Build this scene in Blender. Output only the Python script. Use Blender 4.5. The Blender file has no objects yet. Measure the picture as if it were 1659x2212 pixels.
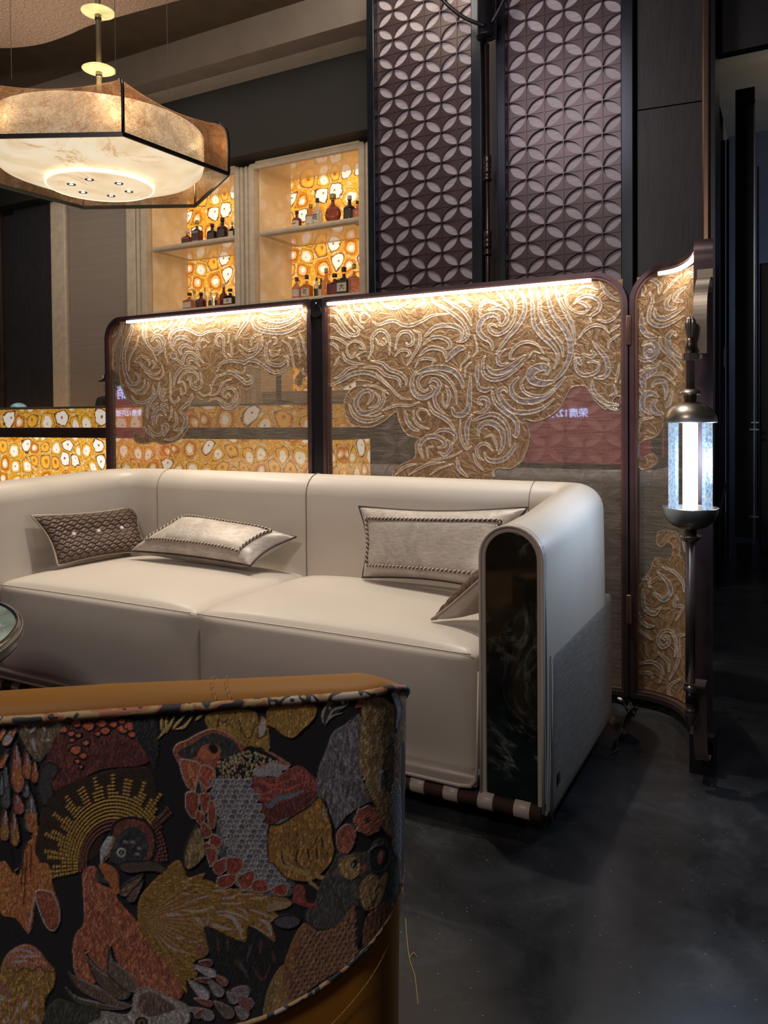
import bpy, bmesh, math, random
import numpy as np
from mathutils import Vector, Matrix
random.seed(7); np.random.seed(7)
SC=bpy.context.scene; COL=SC.collection
PI=math.pi
# ---------------------------------------------------------------- camera
W_,H_=1659,2212
CF,CCX,CCY,CH=1660.0,829.5,932.0,1.05
YAW,PIT,ROL=math.radians(28.17),math.radians(-1.1),math.radians(-0.46)
_f0=Vector((-math.sin(YAW),math.cos(YAW),0)); _rt=Vector((math.cos(YAW),math.sin(YAW),0))
FWD=(_f0*math.cos(PIT)+Vector((0,0,1))*math.sin(PIT)).normalized()
_u=_rt.cross(FWD)
RGT=(_rt*math.cos(ROL)+_u*math.sin(ROL)).normalized(); UPV=RGT.cross(FWD)
CAMP=Vector((0,0,CH))
cd=bpy.data.cameras.new('camera'); cam=bpy.data.objects.new('camera',cd); COL.objects.link(cam)
cd.sensor_fit='HORIZONTAL'; cd.sensor_width=36; cd.lens=36*CF/W_; cd.shift_y=(CCY-H_/2)/W_; cd.shift_x=0
cd.clip_start=.05; cd.clip_end=100
M=Matrix((( RGT.x,UPV.x,-FWD.x,CAMP.x),(RGT.y,UPV.y,-FWD.y,CAMP.y),(RGT.z,UPV.z,-FWD.z,CAMP.z),(0,0,0,1)))
cam.matrix_world=M; SC.camera=cam
def ray(x,y): return FWD+RGT*((x-CCX)/CF)-UPV*((y-CCY)/CF)
def onZ(x,y,z=0.): d=ray(x,y); return CAMP+d*((z-CH)/d.z)
def onY(x,y,Y): d=ray(x,y); return CAMP+d*(Y/d.y)
def onX(x,y,X): d=ray(x,y); return CAMP+d*(X/d.x)
def toPX(P):
    P=np.asarray(P,float)-np.array(CAMP); k=P@np.array(FWD)
    return CCX+CF*(P@np.array(RGT))/k, CCY-CF*(P@np.array(UPV))/k
# ---------------------------------------------------------------- world, exposure
w=bpy.data.worlds.new('World'); SC.world=w; w.use_nodes=True
w.node_tree.nodes['Background'].inputs[0].default_value=(.55,.5,.52,1)
w.node_tree.nodes['Background'].inputs[1].default_value=.05
vs=SC.view_settings; vs.view_transform='Standard'; vs.look='None'; vs.gamma=1; vs.use_curve_mapping=False; vs.exposure=0.0
# ---------------------------------------------------------------- lights of the room, added fill lights among them
def light(name,kind,loc,energy,color,target=None,**kw):
    l=bpy.data.lights.new(name,kind); l.energy=energy; l.color=color
    for k,v in kw.items(): setattr(l,k,v)
    o=bpy.data.objects.new(name,l); COL.objects.link(o); o.location=loc
    if target is not None:
        o.rotation_euler=(Vector(target)-Vector(loc)).to_track_quat('-Z','Y').to_euler()
    return o
WARM=(1,.80,.58); NEUT=(1,.88,.76); COOL=(.55,.74,1)
light('ceiling_downlight','SPOT',(-1.15,2.25,3.6),225,(1,.93,.82),(-1.25,2.1,0),spot_size=math.radians(62),spot_blend=.55,shadow_soft_size=.035)
light('ceiling_downlight','SPOT',(-2.0,1.9,3.7),100,(1,.87,.70),(-2.2,2.2,0),spot_size=math.radians(60),spot_blend=.7,shadow_soft_size=.06)
light('ceiling_downlight','SPOT',(-.25,1.7,3.7),9,(1,.93,.88),(-.1,1.5,0),spot_size=math.radians(80),spot_blend=.9,shadow_soft_size=.1)
light('bar_downlight','AREA',(-4.4,4.9,3.3),13,(1,.84,.64),(-4.4,6.1,2.4),size=2.4)
light('bar_downlight','AREA',(-6.9,4.3,3.3),15,(1,.86,.72),(-7.2,6.1,2.2),size=1.2)
light('lattice_fill_light','AREA',(-1.7,3.25,3.6),21,(.95,.86,.93),(-1.7,5.0,2.5),size=.9)  # unseen area light, set frontal to brighten the lattice backing
light('ceiling_uplight','AREA',(-4.6,3.6,2.75),13,(1,.78,.58),(-4.4,3.7,4.3),size=1.2)
light('beam_fill_light','AREA',(-2.3,4.15,4.30),13,(1,.88,.74),(-3.1,5.37,4.34),size=.5)  # area light added to brighten the beam face; no cove lamp
light('front_fill_light','AREA',(-1.2,-1.3,3.2),35,(1,.90,.84),(-1.0,1.2,.6),size=.5)  # unseen fill behind the camera, brightens sofa front and armchair
# ---------------------------------------------------------------- object helpers
def tag(o,label=None,cat=None,group=None,kind=None):
    if label: o['label']=label
    if cat: o['category']=cat
    if group: o['group']=group
    if kind: o['kind']=kind
    return o
def thing(name,loc,label,cat,group=None):
    o=bpy.data.objects.new(name,None); COL.objects.link(o); o.location=loc; o.empty_display_size=.1
    return tag(o,label,cat,group)
def rootloc(o):
    v=Vector((0,0,0))
    while o is not None: v+=o.location; o=o.parent
    return v
class MB:
    def __init__(s): s.v=[]; s.f=[]
    def add(s,vs,fs):
        n=len(s.v); s.v+= [tuple(p) for p in vs]; s.f+=[tuple(i+n for i in f) for f in fs]; return s
    def box(s,x0,x1,y0,y1,z0,z1):
        x0,x1=sorted((x0,x1)); y0,y1=sorted((y0,y1)); z0,z1=sorted((z0,z1))
        return s.add([(x0,y0,z0),(x1,y0,z0),(x1,y1,z0),(x0,y1,z0),(x0,y0,z1),(x1,y0,z1),(x1,y1,z1),(x0,y1,z1)],
          [(0,3,2,1),(4,5,6,7),(0,1,5,4),(1,2,6,5),(2,3,7,6),(3,0,4,7)])
    def prism(s,poly,z0,z1,axis='z'):      # poly: list of 2-D points, extruded
        n=len(poly)
        def P(a,b,c): return (a,b,c) if axis=='z' else ((a,c,b) if axis=='y' else (c,a,b))
        vs=[P(a,b,z0) for a,b in poly]+[P(a,b,z1) for a,b in poly]
        fs=[tuple(range(n)),tuple(range(2*n-1,n-1,-1))]+[(i,i+n,(i+1)%n+n,(i+1)%n) for i in range(n)]
        return s.add(vs,fs)
    def grid(s,fn,nu,nv,closeu=False,closev=False):
        vs=[fn(i/(nu if closeu else nu-1),j/(nv if closev else nv-1)) for j in range(nv) for i in range(nu)]
        fs=[]
        for j in range(nv if closev else nv-1):
            for i in range(nu if closeu else nu-1):
                a=j*nu+i; b=j*nu+(i+1)%nu; c=((j+1)%nv)*nu+(i+1)%nu; d=((j+1)%nv)*nu+i
                fs.append((a,b,c,d))
        return s.add(vs,fs)
    def lathe(s,prof,c=(0,0,0),n=32,flute=0,fn=8):  # prof: [(r,z)]
        m=len(prof)
        vs=[]
        for r,z in prof:
            for k in range(n):
                a=2*PI*k/n; rr=r*(1-flute*abs(math.sin(a*fn/2))**2) if flute else r
                vs.append((c[0]+rr*math.cos(a),c[1]+rr*math.sin(a),c[2]+z))
        fs=[(j*n+k,j*n+(k+1)%n,(j+1)*n+(k+1)%n,(j+1)*n+k) for j in range(m-1) for k in range(n)]
        if prof[0][0]>1e-5: fs.append(tuple(range(n-1,-1,-1)))
        if prof[-1][0]>1e-5: fs.append(tuple(range((m-1)*n,m*n)))
        return s.add(vs,fs)
    def tube(s,pts,r,n=10,caps=True,closed=False):
        pts=[Vector(p) for p in pts]; m=len(pts); vs=[]
        up=None
        for i,p in enumerate(pts):
            if closed: t=(pts[(i+1)%m]-pts[i-1])
            else: t=(pts[min(i+1,m-1)]-pts[max(i-1,0)])
            t.normalize()
            if up is None:
                up=Vector((0,0,1)) if abs(t.z)<.9 else Vector((1,0,0))
            a=t.cross(up); 
            if a.length<1e-4: a=t.cross(Vector((0,1,0)))
            a.normalize(); b=a.cross(t); up=b
            rr=r[i] if isinstance(r,(list,tuple)) else r
            for k in range(n):
                q=2*PI*k/n; vs.append(p+a*rr*math.cos(q)+b*rr*math.sin(q))
        fs=[]
        for j in range(m if closed else m-1):
            for k in range(n):
                fs.append((j*n+k,j*n+(k+1)%n,((j+1)%m)*n+(k+1)%n,((j+1)%m)*n+k))
        if caps and not closed: fs.append(tuple(range(n-1,-1,-1))); fs.append(tuple(range((m-1)*n,m*n)))
        return s.add(vs,fs)
    def strip(s,pts,side,width,nrm_th):     # rectangular bar along pts; side = width vector
        pts=[Vector(p) for p in pts]; side=Vector(side).normalized()*width/2; m=len(pts); vs=[]
        for i,p in enumerate(pts):
            t=(pts[min(i+1,m-1)]-pts[max(i-1,0)]).normalized(); nn=t.cross(side).normalized()*nrm_th/2
            vs+=[p-side-nn,p+side-nn,p+side+nn,p-side+nn]
        fs=[(j*4+k,j*4+(k+1)%4,j*4+4+(k+1)%4,j*4+4+k) for j in range(m-1) for k in range(4)]
        fs+=[(3,2,1,0),(m*4-4,m*4-3,m*4-2,m*4-1)]
        return s.add(vs,fs)
    def build(s,name,mat,parent=None,smooth=False,bevel=0,loc=None,auto=None,sub=0,solid=0):
        V=[Vector(p) for p in s.v]
        if parent is not None: off=rootloc(parent); lo=Vector((0,0,0))
        else:
            if loc is None:
                xs=[p.x for p in V]; ys=[p.y for p in V]; zs=[p.z for p in V]
                loc=((min(xs)+max(xs))/2,(min(ys)+max(ys))/2,min(zs))
            off=Vector(loc); lo=off
        me=bpy.data.meshes.new(name); me.from_pydata([p-off for p in V],[],s.f)
        bm=bmesh.new(); bm.from_mesh(me); bmesh.ops.recalc_face_normals(bm,faces=bm.faces); bm.to_mesh(me); bm.free()
        o=bpy.data.objects.new(name,me); COL.objects.link(o); o.location=lo
        if parent is not None: o.parent=parent
        if mat: me.materials.append(mat)
        if smooth: me.polygons.foreach_set('use_smooth',[True]*len(me.polygons))
        if auto:
            me.polygons.foreach_set('use_smooth',[True]*len(me.polygons))
            try: me.set_sharp_from_angle(angle=math.radians(auto))
            except Exception: pass
        if solid:
            md=o.modifiers.new('sol','SOLIDIFY'); md.thickness=solid; md.offset=0
        if bevel:
            md=o.modifiers.new('bev','BEVEL'); md.width=bevel; md.segments=2; md.limit_method='ANGLE'; md.angle_limit=math.radians(40)
            md.harden_normals=False
        if sub:
            md=o.modifiers.new('sub','SUBSURF'); md.levels=sub; md.render_levels=sub
        me.update(); return o
def rbox(mb,x0,x1,y0,y1,z0,z1,r,n=14,fn=None):
    """rounded box as six grids welded by position; fn deforms a point (p,u) with u in -1..1"""
    c=Vector(((x0+x1)/2,(y0+y1)/2,(z0+z1)/2)); h=Vector((abs(x1-x0)/2,abs(y1-y0)/2,abs(z1-z0)/2))
    def ax(n): 
        return [math.sin((i/(n-1)-.5)*PI)*.35+(i/(n-1)*2-1)*.65 for i in range(n)]
    A=ax(n); idx={}; vs=[]; fs=[]
    def P(a,b,cc):
        k=(round(a,5),round(b,5),round(cc,5))
        if k in idx: return idx[k]
        q=Vector((a*h.x,b*h.y,cc*h.z)); inn=Vector([max(-(h[i]-r),min(h[i]-r,q[i])) for i in range(3)])
        d=q-inn; 
        p=inn+d.normalized()*r if d.length>1e-9 else q
        if fn: p=fn(p,Vector((a,b,cc)),h)
        idx[k]=len(vs); vs.append(c+p); return idx[k]
    for f in range(3):
        for sgn in (-1,1):
            for i in range(n-1):
                for j in range(n-1):
                    q=[]
                    for (a,b) in ((A[i],A[j]),(A[i+1],A[j]),(A[i+1],A[j+1]),(A[i],A[j+1])):
                        t=[0,0,0]; t[f]=sgn; t[(f+1)%3]=a; t[(f+2)%3]=b; q.append(P(*t))
                    fs.append(tuple(q if sgn>0 else q[::-1]))
    return mb.add(vs,fs)
def arc(cx,cy,r,a0,a1,n=10): return [(cx+r*math.cos(a0+(a1-a0)*i/n),cy+r*math.sin(a0+(a1-a0)*i/n)) for i in range(n+1)]
def cr(pts,n=8,closed=False):      # Catmull-Rom through 2-D/3-D points
    P=[np.array(p,float) for p in pts]; m=len(P); out=[]
    for i in range(m if closed else m-1):
        p0=P[i-1] if (i>0 or closed) else 2*P[0]-P[1]; p1=P[i]; p2=P[(i+1)%m]
        p3=P[(i+2)%m] if (i+2<m or closed) else 2*P[-1]-P[-2]
        for k in range(n):
            t=k/n; out.append(.5*((2*p1)+(-p0+p2)*t+(2*p0-5*p1+4*p2-p3)*t*t+(-p0+3*p1-3*p2+p3)*t**3))
    if not closed: out.append(P[-1])
    return out
# ---------------------------------------------------------------- materials
class NT:
    def __init__(s,m): s.m=m; s.t=m.node_tree; s.n=s.t.nodes; s.l=s.t.links
    def node(s,t,**kw):
        x=s.n.new(t)
        for k,v in kw.items():
            if k.startswith('i_'): 
                key=k[2:]; key=int(key) if key.isdigit() else key
                x.inputs[key].default_value=v
            else: setattr(x,k,v)
        return x
    def link(s,a,b): s.l.new(a,b)
    def math(s,op,a,b=None,c=None):
        x=s.n.new('ShaderNodeMath'); x.operation=op
        for i,v in enumerate((a,b,c)):
            if v is None: continue
            if isinstance(v,(int,float)): x.inputs[i].default_value=v
            else: s.l.new(v,x.inputs[i])
        return x.outputs[0]
    def mix(s,f,a,b,mode='MIX'):
        x=s.n.new('ShaderNodeMix'); x.data_type='RGBA'; x.blend_type=mode
        for i,v in ((0,f),(6,a),(7,b)):
            if isinstance(v,(int,float)): x.inputs[i].default_value=v
            elif isinstance(v,tuple): x.inputs[i].default_value=(*v[:3],1)
            else: s.l.new(v,x.inputs[i])
        return x.outputs[2]
    def ramp(s,f,stops,interp='LINEAR'):
        x=s.n.new('ShaderNodeValToRGB'); cr_=x.color_ramp; cr_.interpolation=interp
        while len(cr_.elements)<len(stops): cr_.elements.new(.5)
        for e,(p,c) in zip(cr_.elements,stops): e.position=p; e.color=(*c,1) if len(c)==3 else c
        s.l.new(f,x.inputs[0]); return x.outputs[0]
    def coord(s,scale=(1,1,1),kind='Object',rot=(0,0,0)):
        tc=s.n.new('ShaderNodeTexCoord'); mp=s.n.new('ShaderNodeMapping'); mp.inputs['Scale'].default_value=scale
        mp.inputs['Rotation'].default_value=rot
        s.l.new(tc.outputs[kind],mp.inputs[0]); return mp.outputs[0]
    def noise(s,v,scale=5,detail=4,rough=.55,dist=0):
        x=s.node('ShaderNodeTexNoise'); x.inputs['Scale'].default_value=scale; x.inputs['Detail'].default_value=detail
        x.inputs['Roughness'].default_value=rough; x.inputs['Distortion'].default_value=dist
        if v is not None: s.l.new(v,x.inputs['Vector'])
        return x
    def bump(s,h,strength=.3,dist=.01,normal=None):
        b=s.node('ShaderNodeBump'); b.inputs['Strength'].default_value=strength; b.inputs['Distance'].default_value=dist
        s.l.new(h,b.inputs['Height'])
        if normal is not None: s.l.new(normal,b.inputs['Normal'])
        return b.outputs[0]
def newmat(name):
    m=bpy.data.materials.new(name); m.use_nodes=True; return m,NT(m),m.node_tree.nodes['Principled BSDF']
MATS={}
def pm(name,col,rough=.5,metal=0,var=.12,scale=8,bump=0,bscale=60,stretch=(1,1,1),spec=.5,coat=0,sheen=0,emit=None,es=0,bdist=.002):
    """plain procedural material: base colour with soft noise variation, optional fine bump"""
    if name in MATS: return MATS[name]
    m,t,b=newmat(name); v=t.coord(stretch)
    n=t.noise(v,scale)
    dark=tuple(c*(1-var) for c in col); lite=tuple(min(1,c*(1+var)) for c in col)
    t.link(t.ramp(n.outputs[0],[(.3,dark),(.7,lite)]),b.inputs['Base Color'])
    b.inputs['Roughness'].default_value=rough; b.inputs['Metallic'].default_value=metal
    b.inputs['Specular IOR Level'].default_value=spec; b.inputs['Coat Weight'].default_value=coat; b.inputs['Coat Roughness'].default_value=.08
    b.inputs['Sheen Weight'].default_value=sheen
    if bump:
        n2=t.noise(v,bscale,5); t.link(t.bump(n2.outputs[0],bump,bdist),b.inputs['Normal'])
    if emit: b.inputs['Emission Color'].default_value=(*emit,1); b.inputs['Emission Strength'].default_value=es
    MATS[name]=m; return m
def emat(name,col,st,var=0,scale=10):
    if name in MATS: return MATS[name]
    m,t,b=newmat(name); b.inputs['Base Color'].default_value=(*[c*.5 for c in col],1)
    n=t.noise(t.coord(),scale,5,.6,.6)
    c=t.ramp(n.outputs[0],[(.35,tuple(x*(1-var) for x in col)),(.6,col)])
    t.link(c,b.inputs['Emission Color']); b.inputs['Emission Strength'].default_value=st
    MATS[name]=m; return m
def wood(name,c1,c2,rough=.35,coat=.3,gs=3):
    m,t,b=newmat(name); v=t.coord((14*gs,14*gs,1.1*gs))
    n=t.noise(v,1.2,8,.7,1.5); n2=t.noise(t.coord(),1.3,3)
    c=t.ramp(n.outputs[0],[(.32,c1),(.62,c2)]); c=t.mix(.35,c,t.ramp(n2.outputs[0],[(.3,c1),(.8,c2)]))
    t.link(c,b.inputs['Base Color']); b.inputs['Roughness'].default_value=rough; b.inputs['Coat Weight'].default_value=coat
    b.inputs['Coat Roughness'].default_value=.25
    t.link(t.bump(n.outputs[0],.25,.002),b.inputs['Normal']); return m
def leather(name,col,rough=.42,var=.05):
    m,t,b=newmat(name); v=t.coord()
    n=t.noise(v,3,3); t.link(t.ramp(n.outputs[0],[(.3,tuple(x*(1-var) for x in col)),(.7,col)]),b.inputs['Base Color'])
    vo=t.node('ShaderNodeTexVoronoi',feature='DISTANCE_TO_EDGE'); vo.inputs['Scale'].default_value=420; t.link(v,vo.inputs['Vector'])
    t.link(t.bump(vo.outputs[0],.12,.0012),b.inputs['Normal'])
    b.inputs['Roughness'].default_value=rough; b.inputs['Specular IOR Level'].default_value=.4; return m
def marble(name,base,vein,green,rough=.06,scale=4):
    m,t,b=newmat(name); v=t.coord()
    n=t.noise(v,scale,9,.62,1.4); n2=t.noise(v,scale*.8,10,.6,2.2)
    a=t.math('ABSOLUTE',t.math('SUBTRACT',n2.outputs[0],.5)); veins=t.ramp(a,[(0,(1,1,1)),(.012,(.25,.25,.25)),(.05,(0,0,0))])
    mask=t.ramp(t.noise(v,scale*.9,3).outputs[0],[(.45,(0,0,0)),(.7,(1,1,1))])
    c=t.ramp(n.outputs[0],[(.3,base),(.75,green)])
    vm=t.node('ShaderNodeMath',operation='MULTIPLY'); t.link(veins,vm.inputs[0]); t.link(mask,vm.inputs[1])
    c=t.mix(vm.outputs[0],c,vein); t.link(c,b.inputs['Base Color'])
    b.inputs['Roughness'].default_value=rough; return m
def agate(name,strength,scale=8.5,yellow=0.0,sat=1.0):
    """slices of agate set edge to edge, lit from behind: Voronoi cells with ring bands"""
    m,t,b=newmat(name)
    tc=t.node('ShaderNodeTexCoord'); sep=t.node('ShaderNodeSeparateXYZ'); t.link(tc.outputs['Object'],sep.inputs[0])
    cb=t.node('ShaderNodeCombineXYZ'); t.link(t.math('SUBTRACT',sep.outputs[0],sep.outputs[1]),cb.inputs[0]); t.link(sep.outputs[2],cb.inputs[1])
    v0=cb.outputs[0]
    nn=t.noise(v0,9,3); sub=t.node('ShaderNodeVectorMath',operation='SUBTRACT'); t.link(nn.outputs['Color'],sub.inputs[0]); sub.inputs[1].default_value=(.5,.5,.5)
    sc=t.node('ShaderNodeVectorMath',operation='SCALE'); t.link(sub.outputs[0],sc.inputs[0]); sc.inputs['Scale'].default_value=.034
    ad=t.node('ShaderNodeVectorMath',operation='ADD'); t.link(v0,ad.inputs[0]); t.link(sc.outputs[0],ad.inputs[1])
    def vor(feat):
        x=t.node('ShaderNodeTexVoronoi',feature=feat,voronoi_dimensions='2D'); x.inputs['Scale'].default_value=scale; x.inputs['Randomness'].default_value=.72
        t.link(ad.outputs[0],x.inputs['Vector']); return x
    f1=vor('F1'); f2=vor('F2'); sep2=t.node('ShaderNodeSeparateColor'); t.link(f1.outputs['Color'],sep2.inputs[0])
    d=f1.outputs['Distance']; gap=t.math('SUBTRACT',f2.outputs['Distance'],d)
    wob=t.noise(v0,26,4); dd=t.math('ADD',d,t.math('MULTIPLY',t.math('SUBTRACT',wob.outputs[0],.5),.24))
    size=t.math('ADD',.42,t.math('MULTIPLY',sep2.outputs[0],.15)); rq=t.math('MULTIPLY',t.math('DIVIDE',t.math('MULTIPLY',d,2.0),t.math('ADD',d,f2.outputs['Distance'])),t.math('ADD',1.05,t.math('MULTIPLY',sep2.outputs[2],.13))); rr=t.math('ADD',t.math('MAXIMUM',rq,t.math('MULTIPLY',t.math('DIVIDE',dd,size),.86)),t.math('MULTIPLY',t.math('SUBTRACT',wob.outputs[0],.5),.30))
    WH=(1,.93,.80); CRM=(.95,.72,.42); ORG=(.95,.36,.03); YEL=(.95,.55,.07); BR=(.32,.07,.012); DK=(.06,.02,.01)
    A=t.ramp(rr,[(0,BR),(.14,CRM),(.2,WH),(.62,WH),(.70,ORG),(.86,YEL),(.93,DK),(1,YEL)])
    B=t.ramp(rr,[(0,WH),(.35,WH),(.42,ORG),(.5,CRM),(.6,ORG),(.75,BR),(.9,ORG),(.96,DK),(1,YEL)])
    C=t.ramp(rr,[(0,YEL),(.2,DK),(.28,ORG),(.6,YEL),(.8,ORG),(.93,DK),(1,CRM)])
    D=t.ramp(rr,[(0,DK),(.1,BR),(.25,WH),(.8,WH),(.88,BR),(.95,DK),(1,YEL)])
    s1=t.math('GREATER_THAN',sep2.outputs[1],.34); s2=t.math('GREATER_THAN',sep2.outputs[1],.58); s3=t.math('GREATER_THAN',sep2.outputs[1],.76)
    c=t.mix(s1,A,B); c=t.mix(s2,c,C); c=t.mix(s3,c,D)
    # chips between the slices
    ch=t.node('ShaderNodeTexVoronoi',feature='F1',voronoi_dimensions='2D'); ch.inputs['Scale'].default_value=scale*4.2; t.link(ad.outputs[0],ch.inputs['Vector'])
    sp=t.node('ShaderNodeSeparateColor'); t.link(ch.outputs['Color'],sp.inputs[0])
    chip=t.ramp(sp.outputs[0],[(0,ORG),(.3,YEL),(.55,CRM),(.8,YEL),(1,WH)],'CONSTANT')
    ce=t.node('ShaderNodeTexVoronoi',feature='DISTANCE_TO_EDGE',voronoi_dimensions='2D'); ce.inputs['Scale'].default_value=scale*4.2; t.link(ad.outputs[0],ce.inputs['Vector'])
    chip=t.mix(t.ramp(t.noise(v0,30,4,.65,1.5).outputs[0],[(.4,(0,0,0)),(.55,(.75,.75,.75))]),chip,(.90,.42,.04)); chip=t.mix(t.math('LESS_THAN',ce.outputs['Distance'],.05),chip,(.45,.20,.03))
    out=t.math('GREATER_THAN',rr,1.0); c=t.mix(out,c,chip)
    gr=t.noise(v0,60,5,.7); c=t.mix(.35,c,t.mix(1.0,c,t.ramp(gr.outputs[0],[(.3,(.45,.4,.3)),(.65,(1,1,1))]),'MULTIPLY'))
    if yellow: c=t.mix(yellow,c,t.mix(1.0,c,(1,.75,.3),'MULTIPLY'))
    t.link(c,b.inputs['Base Color']); t.link(c,b.inputs['Emission Color']); b.inputs['Emission Strength'].default_value=strength
    b.inputs['Roughness'].default_value=.15; return m
# ---------------------------------------------------------------- embroidery drawing on fine grids
class Canvas:
    """scalar and colour layers used to work pattern into a dense mesh (ribbons, cords, threads)"""
    def __init__(s,x0,y0,x1,y1,k=1.0,chan=3,bg=(0,0,0)):
        s.x0,s.y0,s.k=x0,y0,k; s.w=int((x1-x0)*k)+1; s.h=int((y1-y0)*k)+1
        s.a=np.zeros((s.h,s.w,chan),np.float32); s.a[:]=bg
        s.hgt=np.zeros((s.h,s.w),np.float32)
    def _box(s,P,m):
        x0=max(0,int(P[:,0].min()-m)); x1=min(s.w,int(P[:,0].max()+m)+2); y0=max(0,int(P[:,1].min()-m)); y1=min(s.h,int(P[:,1].max()+m)+2)
        if x1<=x0 or y1<=y0: return None
        Y,X=np.mgrid[y0:y1,x0:x1]; return (slice(y0,y1),slice(x0,x1)),X.astype(np.float32),Y.astype(np.float32)
    def tr(s,pts): P=np.array(pts,float); P[:,0]-=s.x0; P[:,1]-=s.y0; return P*s.k
    def polymask(s,P):
        b=s._box(P,1)
        if b is None: return None
        sl,X,Y=b; m=np.zeros(X.shape,bool); n=len(P)
        for i in range(n):
            xa,ya=P[i]; xb,yb=P[(i+1)%n]
            if ya==yb: continue
            c=((Y<ya)!=(Y<yb)); xi=(xb-xa)*(Y-ya)/(yb-ya)+xa
            m^=(c&(X<xi))
        return sl,m
    def distance(s,P,R,m):
        b=s._box(P,m+max(R))
        if b is None: return None
        sl,X,Y=b; best=np.full(X.shape,1e9,np.float32); tt=np.zeros(X.shape,np.float32); n=len(P)
        for i in range(n-1):
            ax,ay=P[i]; dx,dy=P[i+1]-P[i]; L=dx*dx+dy*dy+1e-9
            u=np.clip(((X-ax)*dx+(Y-ay)*dy)/L,0,1); r=R[i]+(R[i+1]-R[i])*u
            d=np.hypot(X-ax-u*dx,Y-ay-u*dy)-r
            k=d<best; best[k]=d[k]; tt[k]=((i+u)/(n-1))[k]
        return sl,best,tt,X,Y
def mapz(o,sc,pts): return [(o[0]+x/sc,o[1]+y/sc) for x,y in pts]
# ribbon strokes of the cloud embroidery: (width, points) in the drawing's own frames
RA=((690,600),5.027,[(14,[(80,340),(150,330),(230,400),(300,500),(380,590)]),(22,[(110,410),(180,430),(250,530),(330,620),(410,620),(420,560),(370,530)]),(22,[(80,515),(160,520),(230,600),(330,660)]),(18,[(310,290),(340,380),(400,480),(480,560)]),(14,[(370,290),(400,340),(450,350),(460,300)]),(12,[(490,270),(530,340),(580,365)]),(10,[(440,420),(490,380),(550,430)]),(10,[(440,420),(450,480),(490,490)]),(24,[(660,260),(740,320),(830,330),(920,290),(1000,240)]),(22,[(1110,220),(1140,250),(1120,290),(1040,320)]),(26,[(1210,215),(1260,280),(1400,360),(1530,460),(1600,560),(1610,640),(1560,690),(1490,695)]),(26,[(1330,200),(1430,280),(1540,350),(1610,430),(1650,520)]),(24,[(1550,190),(1590,270),(1650,320)]),(24,[(580,480),(640,515),(740,480),(830,475),(900,515),(1000,520),(1120,470),(1240,410),(1400,395)]),(34,[(1150,640),(1240,550),(1350,520),(1470,530),(1550,590),(1530,690)]),(22,[(530,890),(570,780),(570,660),(640,580),(710,590),(760,680),(760,840)]),(12,[(610,660),(640,720),(700,730),(730,690),(690,660)]),(22,[(820,790),(850,660),(890,600),(960,590),(1010,640),(1010,720),(960,740),(945,710)]),(20,[(1020,570),(1090,620),(1080,740),(1020,850),(950,960)]),(28,[(1130,730),(1220,660),(1320,650),(1400,690),(1420,750),(1380,780)]),(30,[(1090,850),(1170,780),(1260,765),(1350,800),(1370,880)]),(46,[(1380,910),(1440,830),(1520,770),(1575,770)]),(16,[(1040,980),(1080,900),(1160,880),(1240,900),(1220,950)]),(18,[(820,860),(870,800),(950,790),(980,830),(940,860)]),(26,[(560,910),(680,930),(760,1000),(870,1040),(940,1110),(940,1170)]),(22,[(480,980),(620,980),(720,1060),(850,1100),(880,1190)]),(22,[(160,1100),(240,1060),(320,990),(410,970)]),(32,[(110,1180),(230,1120),(360,1050),(500,1030),(620,1070),(720,1150),(780,1200)]),(18,[(80,650),(180,660),(260,700),(310,740)]),(14,[(310,740),(350,700),(430,700),(490,770),(430,770)]),(14,[(300,740),(300,820),(350,870),(385,820)]),(20,[(250,820),(290,900),(380,935),(480,940)]),(10,[(400,850),(440,900)]),(10,[(400,850),(450,820),(510,800)]),(44,[(1050,1050),(1150,1000),(1300,980),(1440,1010),(1530,1100),(1560,1200)]),(10,[(1530,1020),(1540,950),(1610,880),(1625,810)]),(10,[(1580,1080),(1590,980),(1650,920)]),(14,[(160,960),(190,900),(215,860)]),(18,[(95,720),(160,730),(205,790)])])
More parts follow.
